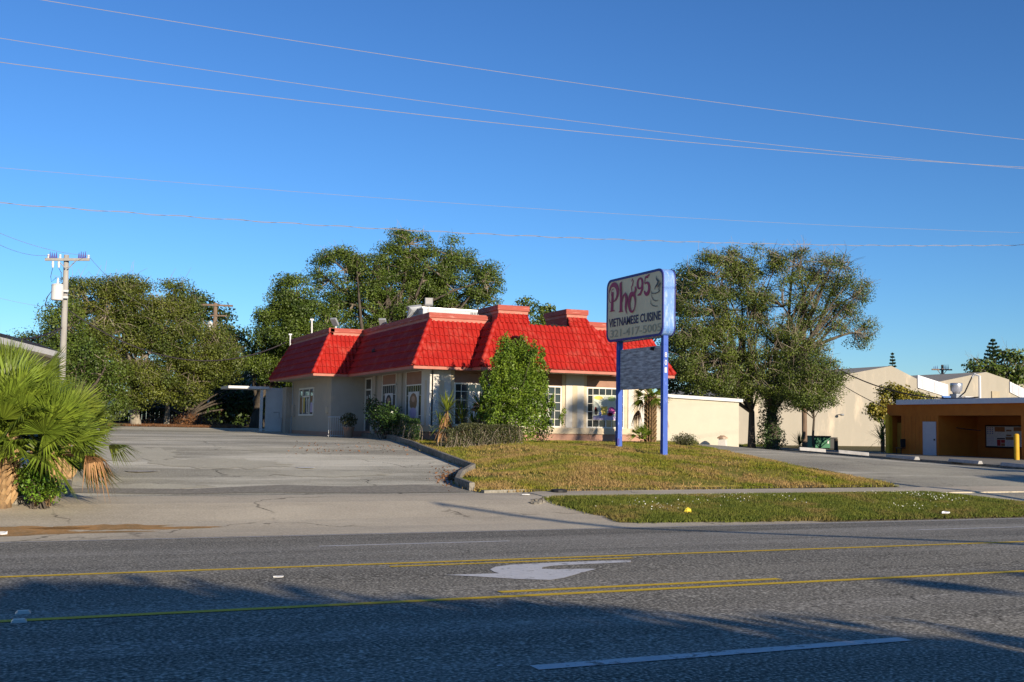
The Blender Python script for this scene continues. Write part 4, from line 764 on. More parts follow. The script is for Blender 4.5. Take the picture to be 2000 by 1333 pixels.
# the big clipped bush and hedges in front
def LZ(x, y): return Vector((x, y, Lz(x, y)))
c = LZ(16.3, 37.3)
shoots = [((c.x+dx, c.y+dy, c.z+dz), (.10, .10, .34)) for dx, dy, dz in [(rnd.gauss(0, .62), rnd.gauss(0, .45), rnd.uniform(2.2, 3.55)) for _ in range(26)]+[(rnd.choice((-1, 1))*rnd.uniform(1.0, 1.35), rnd.gauss(0, .4), rnd.uniform(.8, 2.2)) for _ in range(22)]]
shrub('tall_bush', 'tall leafy bush rising to the red roof in front of the middle windows', c,
      [((c.x, c.y, c.z+1.0), (1.22, 1.1, 1.05)), ((c.x-.02, c.y, c.z+1.8), (1.12, 1.0, 1.05)), ((c.x-.45, c.y, c.z+2.9), (.55, .55, .95)), ((c.x+.3, c.y, c.z+2.75), (.6, .6, .95)), ((c.x+.85, c.y, c.z+2.35), (.4, .45, .85)), ((c.x-.75, c.y, c.z+2.4), (.4, .4, .85)), ((c.x+.15, c.y, c.z+3.3), (.3, .3, .65)), ((c.x-.5, c.y, c.z+3.4), (.25, .25, .6))]+shoots, 38000, .085, 'bush', 14, depth=.3)
def hedge(name, label, pts, w, h, n, ls, leaf, stems=30, off=.0):
    a0 = LZ(*pts[0]); T = thing(name, a0, label, 'hedge'); P = []; m = MB()
    for k in range(n):
        i = rnd.randrange(len(pts)-1); t = rnd.random(); x = pts[i][0]+(pts[i+1][0]-pts[i][0])*t; y = pts[i][1]+(pts[i+1][1]-pts[i][1])*t
        hh = h*(1+.10*math.sin(x*2.3)+.06*math.sin(x*5.1+y)); s = rnd.choice((0, 0, 1, 1, 2)); q = rnd.uniform(-1, 1)
        if s == 0: dy, dz = -w/2*rnd.uniform(.75, 1.06), hh*rnd.uniform(.12, 1)
        elif s == 1: dy, dz = q*w/2, hh*rnd.uniform(.88, 1.06)
        else: dy, dz = w/2*rnd.uniform(-1, 1.02), hh*rnd.uniform(.2, 1)
        P.append((x+rnd.gauss(0, .03), y+dy, Lz(x, y)+dz))
    for k in range(stems):
        q = Vector(rnd.choice(P)); b = Vector((q.x+rnd.uniform(-.25, .25), q.y*.5+.5*q.y+.1, Lz(q.x, q.y)-.05)); twigs(m, b, q, .016, .006, .2, 3, 4)
    m.obj('stem', 'twig', T); quads('foliage', leafquads(np.array(P), ls, .3), leaf, T); return T
hedge('clipped_hedge', 'low clipped hedge with bare grey twigs left of the tall bush', [(13.2, 36.6), (15.9, 36.2)], .95, .68, 7500, .06, 'hedge', 150)
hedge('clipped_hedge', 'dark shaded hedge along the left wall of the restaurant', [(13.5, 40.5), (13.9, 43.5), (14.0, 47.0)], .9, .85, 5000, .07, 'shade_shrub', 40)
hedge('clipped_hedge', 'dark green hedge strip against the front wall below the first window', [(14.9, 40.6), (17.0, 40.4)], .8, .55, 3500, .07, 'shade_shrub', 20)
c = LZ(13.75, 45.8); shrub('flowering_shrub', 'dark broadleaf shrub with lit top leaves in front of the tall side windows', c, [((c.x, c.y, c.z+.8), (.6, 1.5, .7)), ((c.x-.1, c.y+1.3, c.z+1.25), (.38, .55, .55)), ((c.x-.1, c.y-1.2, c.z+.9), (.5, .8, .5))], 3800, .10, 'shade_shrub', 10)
c = LZ(17.75, 38.3); shrub('low_shrub', 'small dark shrub tucked at the right foot of the tall bush', c, [((c.x+.05, c.y, c.z+.45), (.45, .4, .45))], 900, .07, 'shade_shrub', 6)
q = PG(1352, 874); c = LZ(24.2, 38.3); shrub('round_shrub', 'small rounded shrub standing alone by the side drive', c, [((c.x, c.y, c.z+.24), (.55, .5, .30))], 2600, .055, 'hedge', 25, stem_mat='twig')
# potted plant
q = Vector((13.15, 49.2, G(13.15, 49.2))); PT = thing('potted_plant', q, 'small bushy plant in a round terracotta pot beside the railing', 'potted plant')
mb = MB(); mb.lathe(q, [(.17, 0), (.25, .40), (.28, .40), (.28, .48), (.22, .48)], 14); mb.obj('pot', 'terracotta', PT)
P = rg.normal(0, 1, (700, 3)); P /= np.linalg.norm(P, axis=1)[:, None]; P *= rg.random((700, 1))**.4; quads('foliage', leafquads(np.array(q)+np.array((0, 0, .78))+P*np.array((.42, .42, .34)), .09), 'hedge', PT)
# sword leaved plants
def yucca(label, c, heads, blade=.75, mat='palm', dead=True):
    c = Vector(c); T = thing('yucca', c, label, 'yucca'); tr = MB(); Q = []; Dd = []
    for (dx, dy, h, n, L) in heads:
        top = c+Vector((dx, dy, h)); tr.tube([c+Vector((dx*.4, dy*.4, -.1)), c+Vector((dx*.7, dy*.7, h*.5)), top], [.07, .06, .05], 7)
        for k in range(n):
            a = rnd.uniform(0, 2*math.pi); e = rnd.uniform(-.35, 1.35); d = Vector((math.cos(a)*math.cos(e), math.sin(a)*math.cos(e), math.sin(e))); s = Vector((-math.sin(a), math.cos(a), 0)); l = L*rnd.uniform(.7, 1.1); w = .022
            m = top+d*l*.55+_Z*.02; t = top+d*l-_Z*l*.10*(1.2-math.sin(e)); Q.append([top-s*w*.6, m-s*w, m+s*w, top+s*w*.6]); Q.append([m-s*w, t, t, m+s*w])
        if dead:
            for k in range(n//2):
                a = rnd.uniform(0, 2*math.pi); d = Vector((math.cos(a)*.45, math.sin(a)*.45, -.9)); s = Vector((-math.sin(a), math.cos(a), 0)); l = L*rnd.uniform(.5, .9); p = top-_Z*rnd.uniform(0, .25); Dd.append([p-s*.02, p+d*l*.5+Vector((d.x*.1, d.y*.1, 0))-s*.022, p+d*l, p+s*.02])
    tr.obj('stem', 'palm_bark', T); quads('leaves', np.array([[tuple(v) for v in q] for q in Q]), mat, T)
    if Dd: quads('dead_leaves', np.array([[tuple(v) for v in q] for q in Dd]), 'dead', T)
    return T
yucca('spiky yucca with bright upper blades at the restaurant corner pillar', LZ(14.7, 39.6), [(-.3, 0, 1.2, 70, .95), (.3, -.1, .8, 60, 1.0), (-.5, .1, .6, 40, .8)], mat='palm2')
yucca('spiky yucca with a skirt of dead leaves below the first front window', LZ(15.7, 39.4), [(.0, 0, 1.35, 80, .95), (.5, .2, 1.6, 70, .9), (-.3, 0, .7, 40, .9)])
# fan palms
def fan(Q, base, d, L, droop, nb=26, spread=2.6, w=.02, pet=.5, petq=None):
    """one fan frond: petiole from base along d, then nb narrow folded blades"""
    d = d.normalized(); hub = base+d*pet; s = d.cross(_Z); s = s.normalized() if s.length > .05 else Vector((1, 0, 0)); nn = s.cross(d)
    roll = rnd.uniform(-.6, .6); s, nn = s*math.cos(roll)+nn*math.sin(roll), nn*math.cos(roll)-s*math.sin(roll)
    for k in range(nb):
        a = -spread/2+spread*k/(nb-1)+rnd.uniform(-.03, .03); b = (d*math.cos(a)+s*math.sin(a)+nn*.12*math.cos(2*a)).normalized(); l = L*(.72+.28*math.cos(a*.9))*rnd.uniform(.88, 1.06)
        p = b.cross(nn).normalized(); m = hub+b*l*.55-_Z*l*droop*.22; t = hub+b*l*.98-_Z*l*droop*rnd.uniform(.7, 1.3); h2 = hub+b*l*.2
        Q.append([hub, h2+p*w, m+p*w*.9, m]); Q.append([hub, m, m-p*w*.9+nn*.012, h2-p*w]); Q.append([m+p*w*.9, t, t, m-p*w*.9])
    if petq is not None: petq.tube([base, base+d*pet*.5+_Z*.02, hub+d*.05], [.024, .018, .012], 5)
def palm(label, c, heads, tr=.18, th=.6, L=.95, nb=28, mat='palm', shag=False, cat='palm', trunk_lean=(0, 0), dead=(), name='fan_palm', petl=(.45, .8), boots=True, low=-.35):
    c = Vector(c); T = thing(name, c, label, cat); top = c+Vector((trunk_lean[0], trunk_lean[1], th)); t = MB()
    t.tube([c-_Z*.3, c, c.lerp(top, .5), top], [tr*1.1, tr, tr*.95, tr*.85], 12); tk = t.obj('trunk', 'palm_bark', T)
    if boots:
        bt = MB(); n = int(th/.085)
        for i in range(n):
            for j in range(7):
                a = j*2*math.pi/7+i*.45; z = i/n; p = c.lerp(top, z); o = Vector((math.cos(a), math.sin(a), 0)); q = p+o*tr*.85; bt.tube([q, q+o*.07+_Z*.10, q+o*.12+_Z*.19], [.05, .045, .02], 4)
        bt.obj('boot', 'palm_boot' if not shag else 'palm_bark', T)
    Q = []; pq = MB()
    for k in range(heads):
        a = k*2.39996+rnd.uniform(-.2, .2); e = low+(1.45-low)*((k+.5)/heads)**.8; d = Vector((math.cos(a)*math.cos(e), math.sin(a)*math.cos(e), math.sin(e)))
        fan(Q, top+Vector((d.x*.08, d.y*.08, .05)), d, L*rnd.uniform(.85, 1.1), rnd.uniform(.15, .4)*(1.3-math.sin(e)), nb, 2.5, .017*L+.004, rnd.uniform(*petl), pq)
    pq.obj('leaf_stalk', mat, T); quads('fronds', np.array([[tuple(v) for v in q] for q in Q]), mat, T)
    if dead:
        Q = []; pq = MB()
        for (dx, dy, dz, LL) in dead: fan(Q, top, Vector((dx, dy, dz)), LL, 1.3, 30, 2.8, .02, .8, pq)
        pq.obj('dead_stalk', 'dead', T); quads('dead_frond', np.array([[tuple(v) for v in q] for q in Q]), 'dead', T)
    return T
p = PG(6, 982, .09); A_ = Vector((p.x-.05, p.y, G(p.x, p.y)+.09))
palm('large fan palm with orange booted trunk at the left edge of the photo', A_, 32, .20, 1.2, 1.0, 34, 'palm')
q = PD(85, 905, 21.0); B_ = Vector((q.x, q.y, G(q.x, q.y)+.09)); palm('leaning fan palm with a hanging brown dead frond over the parking lot', B_, 34, .17, .85, .98, 34, 'palm', trunk_lean=(.0, -.15), dead=((.75, -.25, .05, .62), (.9, .1, .0, .5)))
q = PD(20, 860, 25.5); palm('fan palm with upright fronds behind the two front palms', Vector((q.x, q.y, G(q.x, q.y)+.05)), 34, .18, 1.45, 1.15, 32, 'palm', petl=(.5, 1.0))
q = PD(140, 850, 26.0); palm('pale green fan palm spreading right behind the leaning palm', Vector((q.x-.1, q.y, G(q.x, q.y)+.05)), 26, .16, .7, 1.0, 28, 'palm2', petl=(.5, .9), low=-.1)
q = PD(70, 930, 20.6); c = Vector((q.x+.1, q.y, G(q.x, q.y)+.09)); shrub('leafy_shrub', 'bright green leafy shrub at the foot of the left palms', c, [((c.x, c.y, c.z+.32), (.42, .4, .34)), ((c.x-.1, c.y, c.z+.6), (.3, .3, .25))], 2600, .065, 'ixora', 8)
q = PY(1270, 860, 39.0); pc = Vector((q.x, 39.0, Lz(q.x, 39.0))); palm('small shaggy trunked fan palm against the front wall behind the sign', pc, 22, .16, 1.9, .62, 22, 'palm', shag=True, petl=(.25, .4), dead=((-.5, 0, -.5, .4), (.4, -.3, -.6, .4)), low=-.8)
q = pc+Vector((-.45, -.1, 0)); palm('low young fan palm at the foot of the shaggy palm by the wall', q, 12, .07, .15, .5, 18, 'palm', petl=(.2, .35), boots=False, low=.1)
# conifers and trees beyond the right hand buildings
def conifer(label, c, h, r, mat='pine', n=9000, ls=.35, zlow=.15):
    c = Vector(c); T = thing('norfolk_pine', c, label, 'conifer'); t = MB(); t.tube([c-_Z*.2, c+_Z*h*.5, c+_Z*h], [h*.02, h*.012, .02], 7); t.obj('trunk', 'bark', T)
    P = []; m = MB(); k = 0; z = zlow
    while z < .985:
        R = r*(1-z)**.8+.05
        for j in range(7):
            a = j*2*math.pi/7+z*9; d = Vector((math.cos(a), math.sin(a), .18)); p0 = c+_Z*h*z; m.tube([p0, p0+d*R*.6, p0+d*R+_Z*R*.12], [.03, .02, .01], 3, cap=False)
            for i in range(int(34*R/r)+8): s = rnd.random()**.6; P.append(tuple(p0+d*R*s+_Z*R*.12*s*s+Vector((rnd.gauss(0, .12), rnd.gauss(0, .12), rnd.gauss(.03, .09)))*(1.2-s)*R*.5))
        z += .036
    m.obj('branches', 'bark', T); quads('crown', leafquads(np.array(P), ls, .3), mat, T); return T
q = PD(1743, 720, 128); conifer('pointed dark conifer tip behind the peak of the warehouse', (q.x, q.y, .3), PD(1743, 688, 128).z-.3, 1.5, ls=.3)
q = PD(1940, 720, 125); conifer('larger dark pointed conifer behind the right warehouse gable', (q.x, q.y, .3), PD(1940, 661, 125).z-.3, 3.6, ls=.4)
q = PD(1975, 760, 118); tree('tropical_tree', 'open crowned tree with feathery leaves at the right edge behind the warehouse', Vector((q.x, q.y, .3)), .3, [B(1920,722,118,30,20),B(1960,735,118,40,20),B(1990,715,118,28,22),B(1985,695,118,16,10),B(1960,690,118,16,7),B(1905,726,118,14,8),B(1995,745,118,30,18)], 110, 34, .34, 'oak', 'bark_pale', 1.1, .5, twig=1, nlimb=14, flat=.4)
q = PG(1728, 868); tree('yellowing_tree', 'small tree with yellow and green leaves at the corner of the orange building', Vector((PD(1724, 860, 75).x, PD(1724, 860, 75).y, .3)), .11,
     [B(1745,772,75,24,18),B(1775,782,75,30,17),B(1712,796,74,12,14),B(1727,812,74,14,14),B(1800,787,75,16,9),B(1738,800,75,22,14)], 90, 75, .17, 'yellowing', 'bark', .55, .45, nlimb=9)
q = PD(1722, 860, 73); q = Vector((q.x, q.y, .28)); yucca('green strappy plant between the warehouse wall and the orange building', q, [(0, 0, .8, 60, 1.5), (.1, 0, 1.5, 40, 1.2)], mat='palm', dead=False)
q = PG(1566, 866); yucca('dark spiky plant at the foot of the brown pole', Vector((PD(1562, 866, 76).x, PD(1562, 866, 76).y, .28)), [(0, 0, .3, 60, 1.2)], mat='vine', dead=False)
c = Vector((10.6, 69.3, 1.2))
q = PG(360, 832); T = thing('brush_pile', q, 'heap of cut brown branches and dead leaves under the left trees', 'brush pile'); mb = MB()
for _ in range(70):
    a = rnd.uniform(0, math.pi); L = rnd.uniform(.6, 1.5); o = Vector((q.x+rnd.gauss(0, .8), q.y+rnd.gauss(0, .5), q.z+.02)); twigs(mb, o, o+Vector((math.cos(a)*L, rnd.uniform(-.5, .5), rnd.uniform(.1, 1.5)*L*.5)), .02, .008, .1, 3, 4)
mb.obj('cut_branches', 'bark', T); P = np.array([(q.x+rnd.gauss(0, 1.2), q.y+rnd.gauss(0, .6), q.z+abs(rnd.gauss(.1, .35))) for _ in range(2600)]); quads('dead_leaves', leafquads(P, .14), 'brown_leaf', T)

# ------------------------------------------------------------------ warehouse, orange building and their surroundings
WH = thing('warehouse', (66, 84, .3), 'big tan stucco warehouse with two shallow gables behind the trees', 'warehouse')
WYp = 84.0
def wp(u, v, Y=WYp): q = PY(u, v, Y); return (q.x, Y, q.z)
def slab(name, pts, depth, mat, par): m = MB(); m.poly(pts, (0, 1, 0), depth); return m.obj(name, mat, par)
zb = 0.0; a, pk1, e1, e2 = wp(1440, 772), wp(1741, 715), wp(1792, 741), wp(1862, 780)
w1_ = slab('wall', [(a[0], WYp, zb), (wp(1990, 800)[0], WYp, zb), (wp(1990, 800)[0], WYp, e2[2]-.6), e2, (e1[0]+1.8, WYp, e1[2]-.55), (e1[0]+.05, WYp, e1[2]-1.0), (e1[0], WYp, e1[2]), pk1, a], 22, 'tan', WH)
# second gable further back on the right
Y2 = 84.8; g = [wp(1815, 900, Y2), wp(2060, 900, Y2), wp(2060, 800, Y2), wp(1972, 752, Y2), wp(1971, 742, Y2), wp(1926, 727, Y2), wp(1815, 750, Y2)]
g[0] = (g[0][0], Y2, zb); g[1] = (g[1][0], Y2, zb); w2_ = slab('wall', g, 14, 'tan', WH)
Y3 = 85.6; g = [wp(1960, 900, Y3), wp(2080, 900, Y3), wp(2080, 740, Y3), wp(1985, 752, Y3)]; g[0] = (g[0][0], Y3, zb); g[1] = (g[1][0], Y3, zb); slab('wall', g, 10, 'tan', WH)
def band(u0, v0, u1, v1, h, Y, nb):
    a, b = Vector(wp(u0, v0, Y)), Vector(wp(u1, v1, Y)); m = MB(); m.obox(a+Vector((0, -.12, -h)), b-a, (0, .12, 0), (0, 0, h)); o = m.obj('clerestory', 'blue_white', WH)
    for i in range(nb):
        t = .12+.42*i; c = a.lerp(b, t); d = (b-a).normalized(); m = MB(); m.obox(c+Vector((0, -.16, -h*.92)), d*.55, (0, .05, 0), (0, 0, h*.8)); m.obj('louvre', 'trim_blue' if 0 else 'door_grey', o)
band(1791, 733, 1850, 752, 1.25, WYp-.01, 2); band(1971, 746, 1999, 760, 1.1, Y2-.01, 2)
q = wp(1936, 779, Y2); q2 = wp(1951, 765, Y2); m = MB(); m.box(q[0], q2[0], Y2-.12, Y2-.02, q[2]-.6, q2[2]); m.obj('wall_panel', 'beige', WH)
q = Vector(wp(1634, 811)); m = MB(); m.tube([q, q+Vector((.1, -.5, .05))], .05, 6); lm = m.obj('wall_lamp', 'grey_metal', WH); m = MB(); m.blob(q+Vector((.12, -.62, .02)), (.22, .22, .12), 8, 0); m.obj('lamp_head', 'grey_metal', lm)
# orange building: the long face looks along -X
OX = 47.9; OB = thing('orange_building', (OX, 49, .25), 'low orange panelled restaurant building with a deep shaded recess on the right', 'building')
zo = .22; def_y = lambda u: PX(u, 850, OX).y
ztp = PX(1760, 790, OX).z
yN, yS = def_y(1733), def_y(2075); yR0, yR1 = def_y(1833), def_y(1995)
zl = PX(1850, 812, OX).z
m = MB(); m.box(OX, OX+.2, yR0, yN-1.2, zo-.2, zl); m.box(OX, OX+.2, yS, yN, zl, ztp); m.box(OX, OX+.2, yS, yR1, zo-.2, zl); ow = m.obj('wall', 'orange', OB)
m = MB(); m.box(OX+.2, OX+14, yN-.01, yN-.2, zo-.2, ztp); m.obj('side_wall', 'orange', OB)
for q_ in ((yR0+.2, yR0), (yR1-.2, yR1)): m = MB(); m.box(OX+.2, OX+3.0, q_[0], q_[1], zo-.2, zl); m.obj('recess_side', 'orange', OB)
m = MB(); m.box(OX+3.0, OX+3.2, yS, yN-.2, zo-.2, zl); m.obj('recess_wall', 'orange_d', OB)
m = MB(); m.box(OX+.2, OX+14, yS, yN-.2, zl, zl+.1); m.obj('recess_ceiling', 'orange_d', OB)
m = MB(); y = yR0+.3
while y < yN-1.25: m.box(OX-.012, OX, y, y+.02, zo-.1, zl-.02); y += .30
m.obj('panel_groove', 'orange_d', OB)
m = MB(); m.box(OX-.25, OX+14.3, yS-.3, def_y(1757), ztp-.03, ztp+.26); m.obj('roof_edge', 'blue_white', OB)
yd0, yd1 = def_y(1829), def_y(1803.5); zd = PX(1815, 824, OX).z
m = MB(); m.box(OX-.05, OX-.013, yd0, yd1, zo-.02, zd); dd = m.obj('door', 'door_grey', OB)
m = MB(); m.box(OX-.09, OX-.05, yd0+.06, yd0+.14, zo+.95, zo+1.05); m.obj('handle', 'black', dd)
ya_, yb_ = def_y(1762), def_y(1738); m = MB(); m.box(OX+.6, OX+.65, ya_-.3, yb_+.3, zo-.1, PX(1750, 826, OX).z); m.obj('yellow_board', 'yellow_wood', OB)
m = MB(); m.box(OX-.02, OX+.2, yb_, yb_+.0+.35, zo-.1, zl); m.obj('corner_post', 'bollard', OB)
# menu board in the recess
BXm = OX+2.96; m0, m1 = PX(1927, 832, BXm), PX(1997, 876, BXm)
MBd = thing('menu_board', (BXm, (m0.y+m1.y)/2, m1.z), 'wide menu board with food pictures on the recessed orange wall', 'menu board')
m = MB(); m.box(BXm-.12, BXm-.02, m1.y-.25, m0.y+.0, m1.z-.02, m0.z+.04); m.obj('frame', 'black', MBd)
m = MB(); m.box(BXm-.135, BXm-.12, m1.y-.15, m0.y-.10, m1.z+.07, m0.z-.04); bd = m.obj('board', 'p_white', MBd)
def cell(a0, a1, b0, b1, mt):
    Y1, Y0_ = m0.y-.10, m1.y-.15; z0, z1 = m1.z+.07, m0.z-.04; q = MB(); q.box(BXm-.142, BXm-.135, Y1-(Y1-Y0_)*a0, Y1-(Y1-Y0_)*a1, z0+(z1-z0)*b0, z0+(z1-z0)*b1); q.obj('menu_picture', mt, bd)
for c_ in ((.24,.52,.74,.98,'p_food'), (.56,.70,.76,.84,'p_brown'), (.56,.70,.52,.6,'p_brown'), (.30,.40,.02,.34,'p_red'), (.41,.52,.18,.34,'p_red'), (.41,.52,.02,.16,'p_food'), (.54,.86,.34,.48,'p_brown'), (.76,.99,.78,.98,'p_food'), (.30,.52,.36,.42,'p_dark')): cell(*c_)
for i in range(3):
    for j in range(4): cell(.03+.065*i, .06+.065*i, .62+.095*j, .67+.095*j, 'p_blue')
for j in range(6): cell(.02, .22, .05+.08*j, .065+.08*j, 'p_lilac'); cell(.56, .74, .04+.045*j, .055+.045*j, 'p_lilac'); cell(.80, .98, .30+.07*j, .315+.07*j, 'p_lilac')
# meter
q = PX(1889, 868, OX+2.8); MT_ = thing('gas_meter', (OX+2.8, q.y, zo), 'dark round utility meter on a pipe in the orange recess', 'meter'); m = MB(); m.tube([(OX+2.8, q.y, zo), (OX+2.8, q.y, q.z+.3)], .06, 8); m.obj('pipe', 'black', MT_)
m = MB(); m.blob((OX+2.7, q.y, q.z), (.2, .28, .32), 10, .02); hd = m.obj('meter_body', 'black', MT_); m = MB(); m.box(OX+2.48, OX+2.5, q.y-.10, q.y+.10, q.z-.1, q.z+.14); m.obj('dial', 'door_grey', hd)
q = PX(1870, 888, OX+2.5); BN = thing('crate', (OX+2.3, q.y, zo), 'small black crate on the ground in the orange recess', 'crate'); m = MB(); m.box(OX+2.1, OX+2.6, q.y-.35, q.y+.35, zo, zo+.45); m.obj('body', 'black', BN, bevel=.02); m = MB(); m.box(OX+2.07, OX+2.63, q.y-.38, q.y+.38, zo+.45, zo+.50); m.obj('rim', 'grey_metal', BN)
# black chair by the yellow board
q = PX(1760, 885, OX-.15); CH = thing('chair', (q.x, q.y, zo), 'dark chair standing against the orange wall by the yellow board', 'chair')
m = MB(); m.box(q.x-.22, q.x+.22, q.y-.22, q.y+.22, zo+.43, zo+.48); m.obj('seat', 'black', CH); m = MB(); m.box(q.x-.22, q.x+.22, q.y-.22, q.y-.18, zo+.5, zo+1.0); m.obj('backrest', 'black', CH)
for sx in (-.19, .19):
    for sy in (-.19, .19): m = MB(); m.tube([(q.x+sx, q.y+sy, zo), (q.x+sx, q.y+sy, zo+.43)], .018, 6); m.obj('leg', 'black', CH)
# exhaust fan and mast on the orange roof
q = PX(1868, 775, OX+3); ex, ey, ez_ = OX+3, q.y, ztp+.05
EF = thing('exhaust_fan', (ex, ey, ez_), 'shiny metal mushroom exhaust fan on a square duct on the orange building', 'exhaust fan')
m = MB(); m.box(ex-.22, ex+.22, ey-.22, ey+.22, ez_, ez_+.5); m.box(ex-.27, ex+.27, ey-.27, ey+.27, ez_+.5, ez_+.62); m.obj('duct', 'grey_metal', EF)
m = MB(); m.lathe((ex, ey, ez_+.62), [(.20, 0), (.24, .14), (.33, .2), (.36, .52), (.36, .62), (.33, .66)], 24); m.obj('drum', 'steel', EF, smooth=True); m = MB(); m.box(ex-.1, ex+.7, ey-.8, ey-.3, ez_+.42, ez_+.45); m.obj('tray', 'blue_white', EF)
q = PX(1914, 785, OX+1.5); MS = thing('service_mast', (q.x, q.y, ztp), 'slim white service mast with weatherhead on the orange building roof', 'mast'); zt_ = PX(1913, 735, OX+1.5).z
m = MB(); m.tube([(q.x, q.y, ztp), (q.x, q.y, zt_), (q.x-.1, q.y+.25, zt_+.12), (q.x-.15, q.y+.4, zt_-.05)], .07, 8); m.obj('pipe', 'white', MS); mast_top = Vector((q.x, q.y, zt_)); m = MB(); m.tube([(q.x-.15, q.y+.42, zt_-.05), (q.x-.2, q.y+.9, zt_-.9), (q.x-.1, q.y+1.4, zt_-1.15)], .04, 5); m.obj('drip_loop', 'cable', MS)
q = PX(1848, 790, OX+6); SK = thing('roof_skylight', (OX+4, def_y(1846), ztp+.2), 'small blue glazed wedge on the roof left of the metal fan', 'skylight'); m = MB(); y0_, y1_ = PX(1839, 780, OX+3.6).y, PX(1856, 780, OX+3.6).y
m.poly([(OX+3.6, y0_, ztp+.2), (OX+3.6, y1_, ztp+.2), (OX+3.6, y0_, ztp+.62)], (1, 0, 0), .8); m.obj('glazing', 'cabinet', SK); m = MB(); m.box(OX+3.5, OX+4.5, y1_, y0_+.05, ztp+.15, ztp+.22); m.obj('base', 'grey_metal', SK)
# bollards
def bollard(label, p, h, r, mat='bollard', name='bollard'):
    T = thing(name, p, label, 'bollard', 'yellow bollards by the orange building' if mat == 'bollard' else None); m = MB(); m.lathe(p, [(r, -.1), (r, h-.05), (r*.7, h), (.01, h+.01)], 14); m.obj('tube', mat, T); m = MB(); m.lathe(p, [(r+.03, -.05), (r+.03, .02)], 14); m.obj('base', 'kerb', T)
q = PX(1986, 901, 46.3); bollard('yellow bollard in front of the menu board', Vector((q.x, q.y, G(q.x, q.y)+.1)), 1.35, .13)
q = PX(1734, 889, OX-.35); bollard('yellow bollard at the far left corner of the orange building', Vector((q.x, q.y, G(q.x, q.y)+.1)), 2.35, .13)
# dumpster and wood post
q = PD(1600, 870, 80); dz = G(q.x, q.y); DP = thing('dumpster', (q.x, q.y, dz), 'green metal dumpster by the tan warehouse wall', 'dumpster'); an = -YAW+.15
m = MB(); m.box(q.x-.78, q.x+.62, q.y-.5, q.y+.6, dz+.12, dz+.92, an, q); bb = m.obj('body', 'green', DP, bevel=.02)
m = MB(); m.box(q.x-.84, q.x+.66, q.y-.56, q.y+.66, dz+.92, dz+1.0, an, q); m.obj('lid', 'black', DP)
m = MB(); m.box(q.x-.70, q.x+.3, q.y-.56, q.y-.5, dz+.52, dz+.68, an, q); m.obj('fork_pocket', 'green', DP)
for sx in (-.6, .45): m = MB(); m.box(q.x+sx-.08, q.x+sx+.08, q.y-.3, q.y+.3, dz, dz+.12, an, q); m.obj('foot', 'black', DP)
m = MB(); m.box(q.x+.40, q.x+.52, q.y-.512, q.y-.502, dz+.45, dz+.68, an, q); m.obj('sticker', 'p_white', bb)
q2 = q+Vector((1.35, .35, 0)); BN2 = thing('waste_bin', (q2.x, q2.y, dz), 'dark bin close against the right side of the green dumpster', 'bin'); m = MB(); m.box(q2.x-.3, q2.x+.3, q2.y-.35, q2.y+.35, dz+.05, dz+.82, an, q2); m.obj('body', 'black', BN2, bevel=.03); m = MB(); m.box(q2.x-.34, q2.x+.34, q2.y-.4, q2.y+.4, dz+.82, dz+.9, an, q2); m.obj('lid', 'black', BN2)
q = PD(1633, 870, 77); dz = G(q.x, q.y); T = tag(MB().lathe((q.x, q.y, dz-.1), [(.14, 0), (.13, .9), (.09, .95)], 10).obj('wood_post', 'bark'), 'short weathered wooden post right of the green dumpster', 'post')
# wheel stops
def wstop(p0, p1, label):
    p0, p1 = Vector((p0.x, p0.y, G(p0.x, p0.y)+.1)), Vector((p1.x, p1.y, G(p1.x, p1.y)+.1)); d = p1-p0; n = Vector((-d.y, d.x, 0)).normalized(); m = MB()
    pr = ((-.12, 0), (-.07, .14), (.07, .14), (.12, 0)); V = [p0+n*a+_Z*b for a, b in pr]+[p1+n*a+_Z*b for a, b in pr]; m.add(V, [(0,1,2,3),(7,6,5,4)]+[(i, (i+1) % 4, 4+(i+1) % 4, 4+i) for i in range(4)]); return tag(m.obj('wheel_stop', 'stop', bevel=.015), label, 'wheel stop', 'white wheel stops along the side drive')
for (u0, v0, u1, v1, lb) in ((1561,880,1612,884,'white concrete wheel stop nearest the green dumpster'), (1638,885.5,1697,891,'white concrete wheel stop second from the dumpster'), (1734,893.5,1791,899,'white concrete wheel stop in front of the yellow board'), (1856,902,1915,907,'white concrete wheel stop in front of the recess'), (1958,910,2016,915,'white concrete wheel stop at the right edge of the photo')):
    wstop(PG(u0, v0, .1), PG(u1, v1, .1), lb)
# ------------------------------------------------------------------ building at the far left
p0, p1 = PD(-70, 672, 34), PD(128, 701, 46.5); zf = 3.85; LB = thing('flat_roofed_building', (p1.x, p1.y, 0), 'low building with dark roof and white fascia behind the left palms', 'building')
d = Vector((p1.x-p0.x, p1.y-p0.y, 0)); nn = Vector((-d.y, d.x, 0)).normalized()*6; a = Vector((p0.x, p0.y, 0)); zf = p1.z
m = MB(); m.obox(a+nn*.09+_Z*-.1, d*.985, nn, (0, 0, zf+.1)); m.obj('wall', 'beige', LB); m = MB(); m.obox(a+_Z*zf, d, nn*1.1, (0, 0, .22)); m.obj('fascia', 'white', LB)
m = MB(); V = [a+_Z*(zf+.22), a+d+_Z*(zf+.22), a+d+nn*1.1+_Z*(zf+.22), a+nn*1.1+_Z*(zf+.22), a+nn*.25+_Z*(zf+.72), a+d+nn*.25+_Z*(zf+.72), a+d+nn*.9+_Z*(zf+.72), a+nn*.9+_Z*(zf+.72)]; m.add(V, ((0,3,2,1),(4,5,6,7),(0,1,5,4),(1,2,6,5),(2,3,7,6),(3,0,4,7))); m.obj('roof', 'roof_dark', LB)
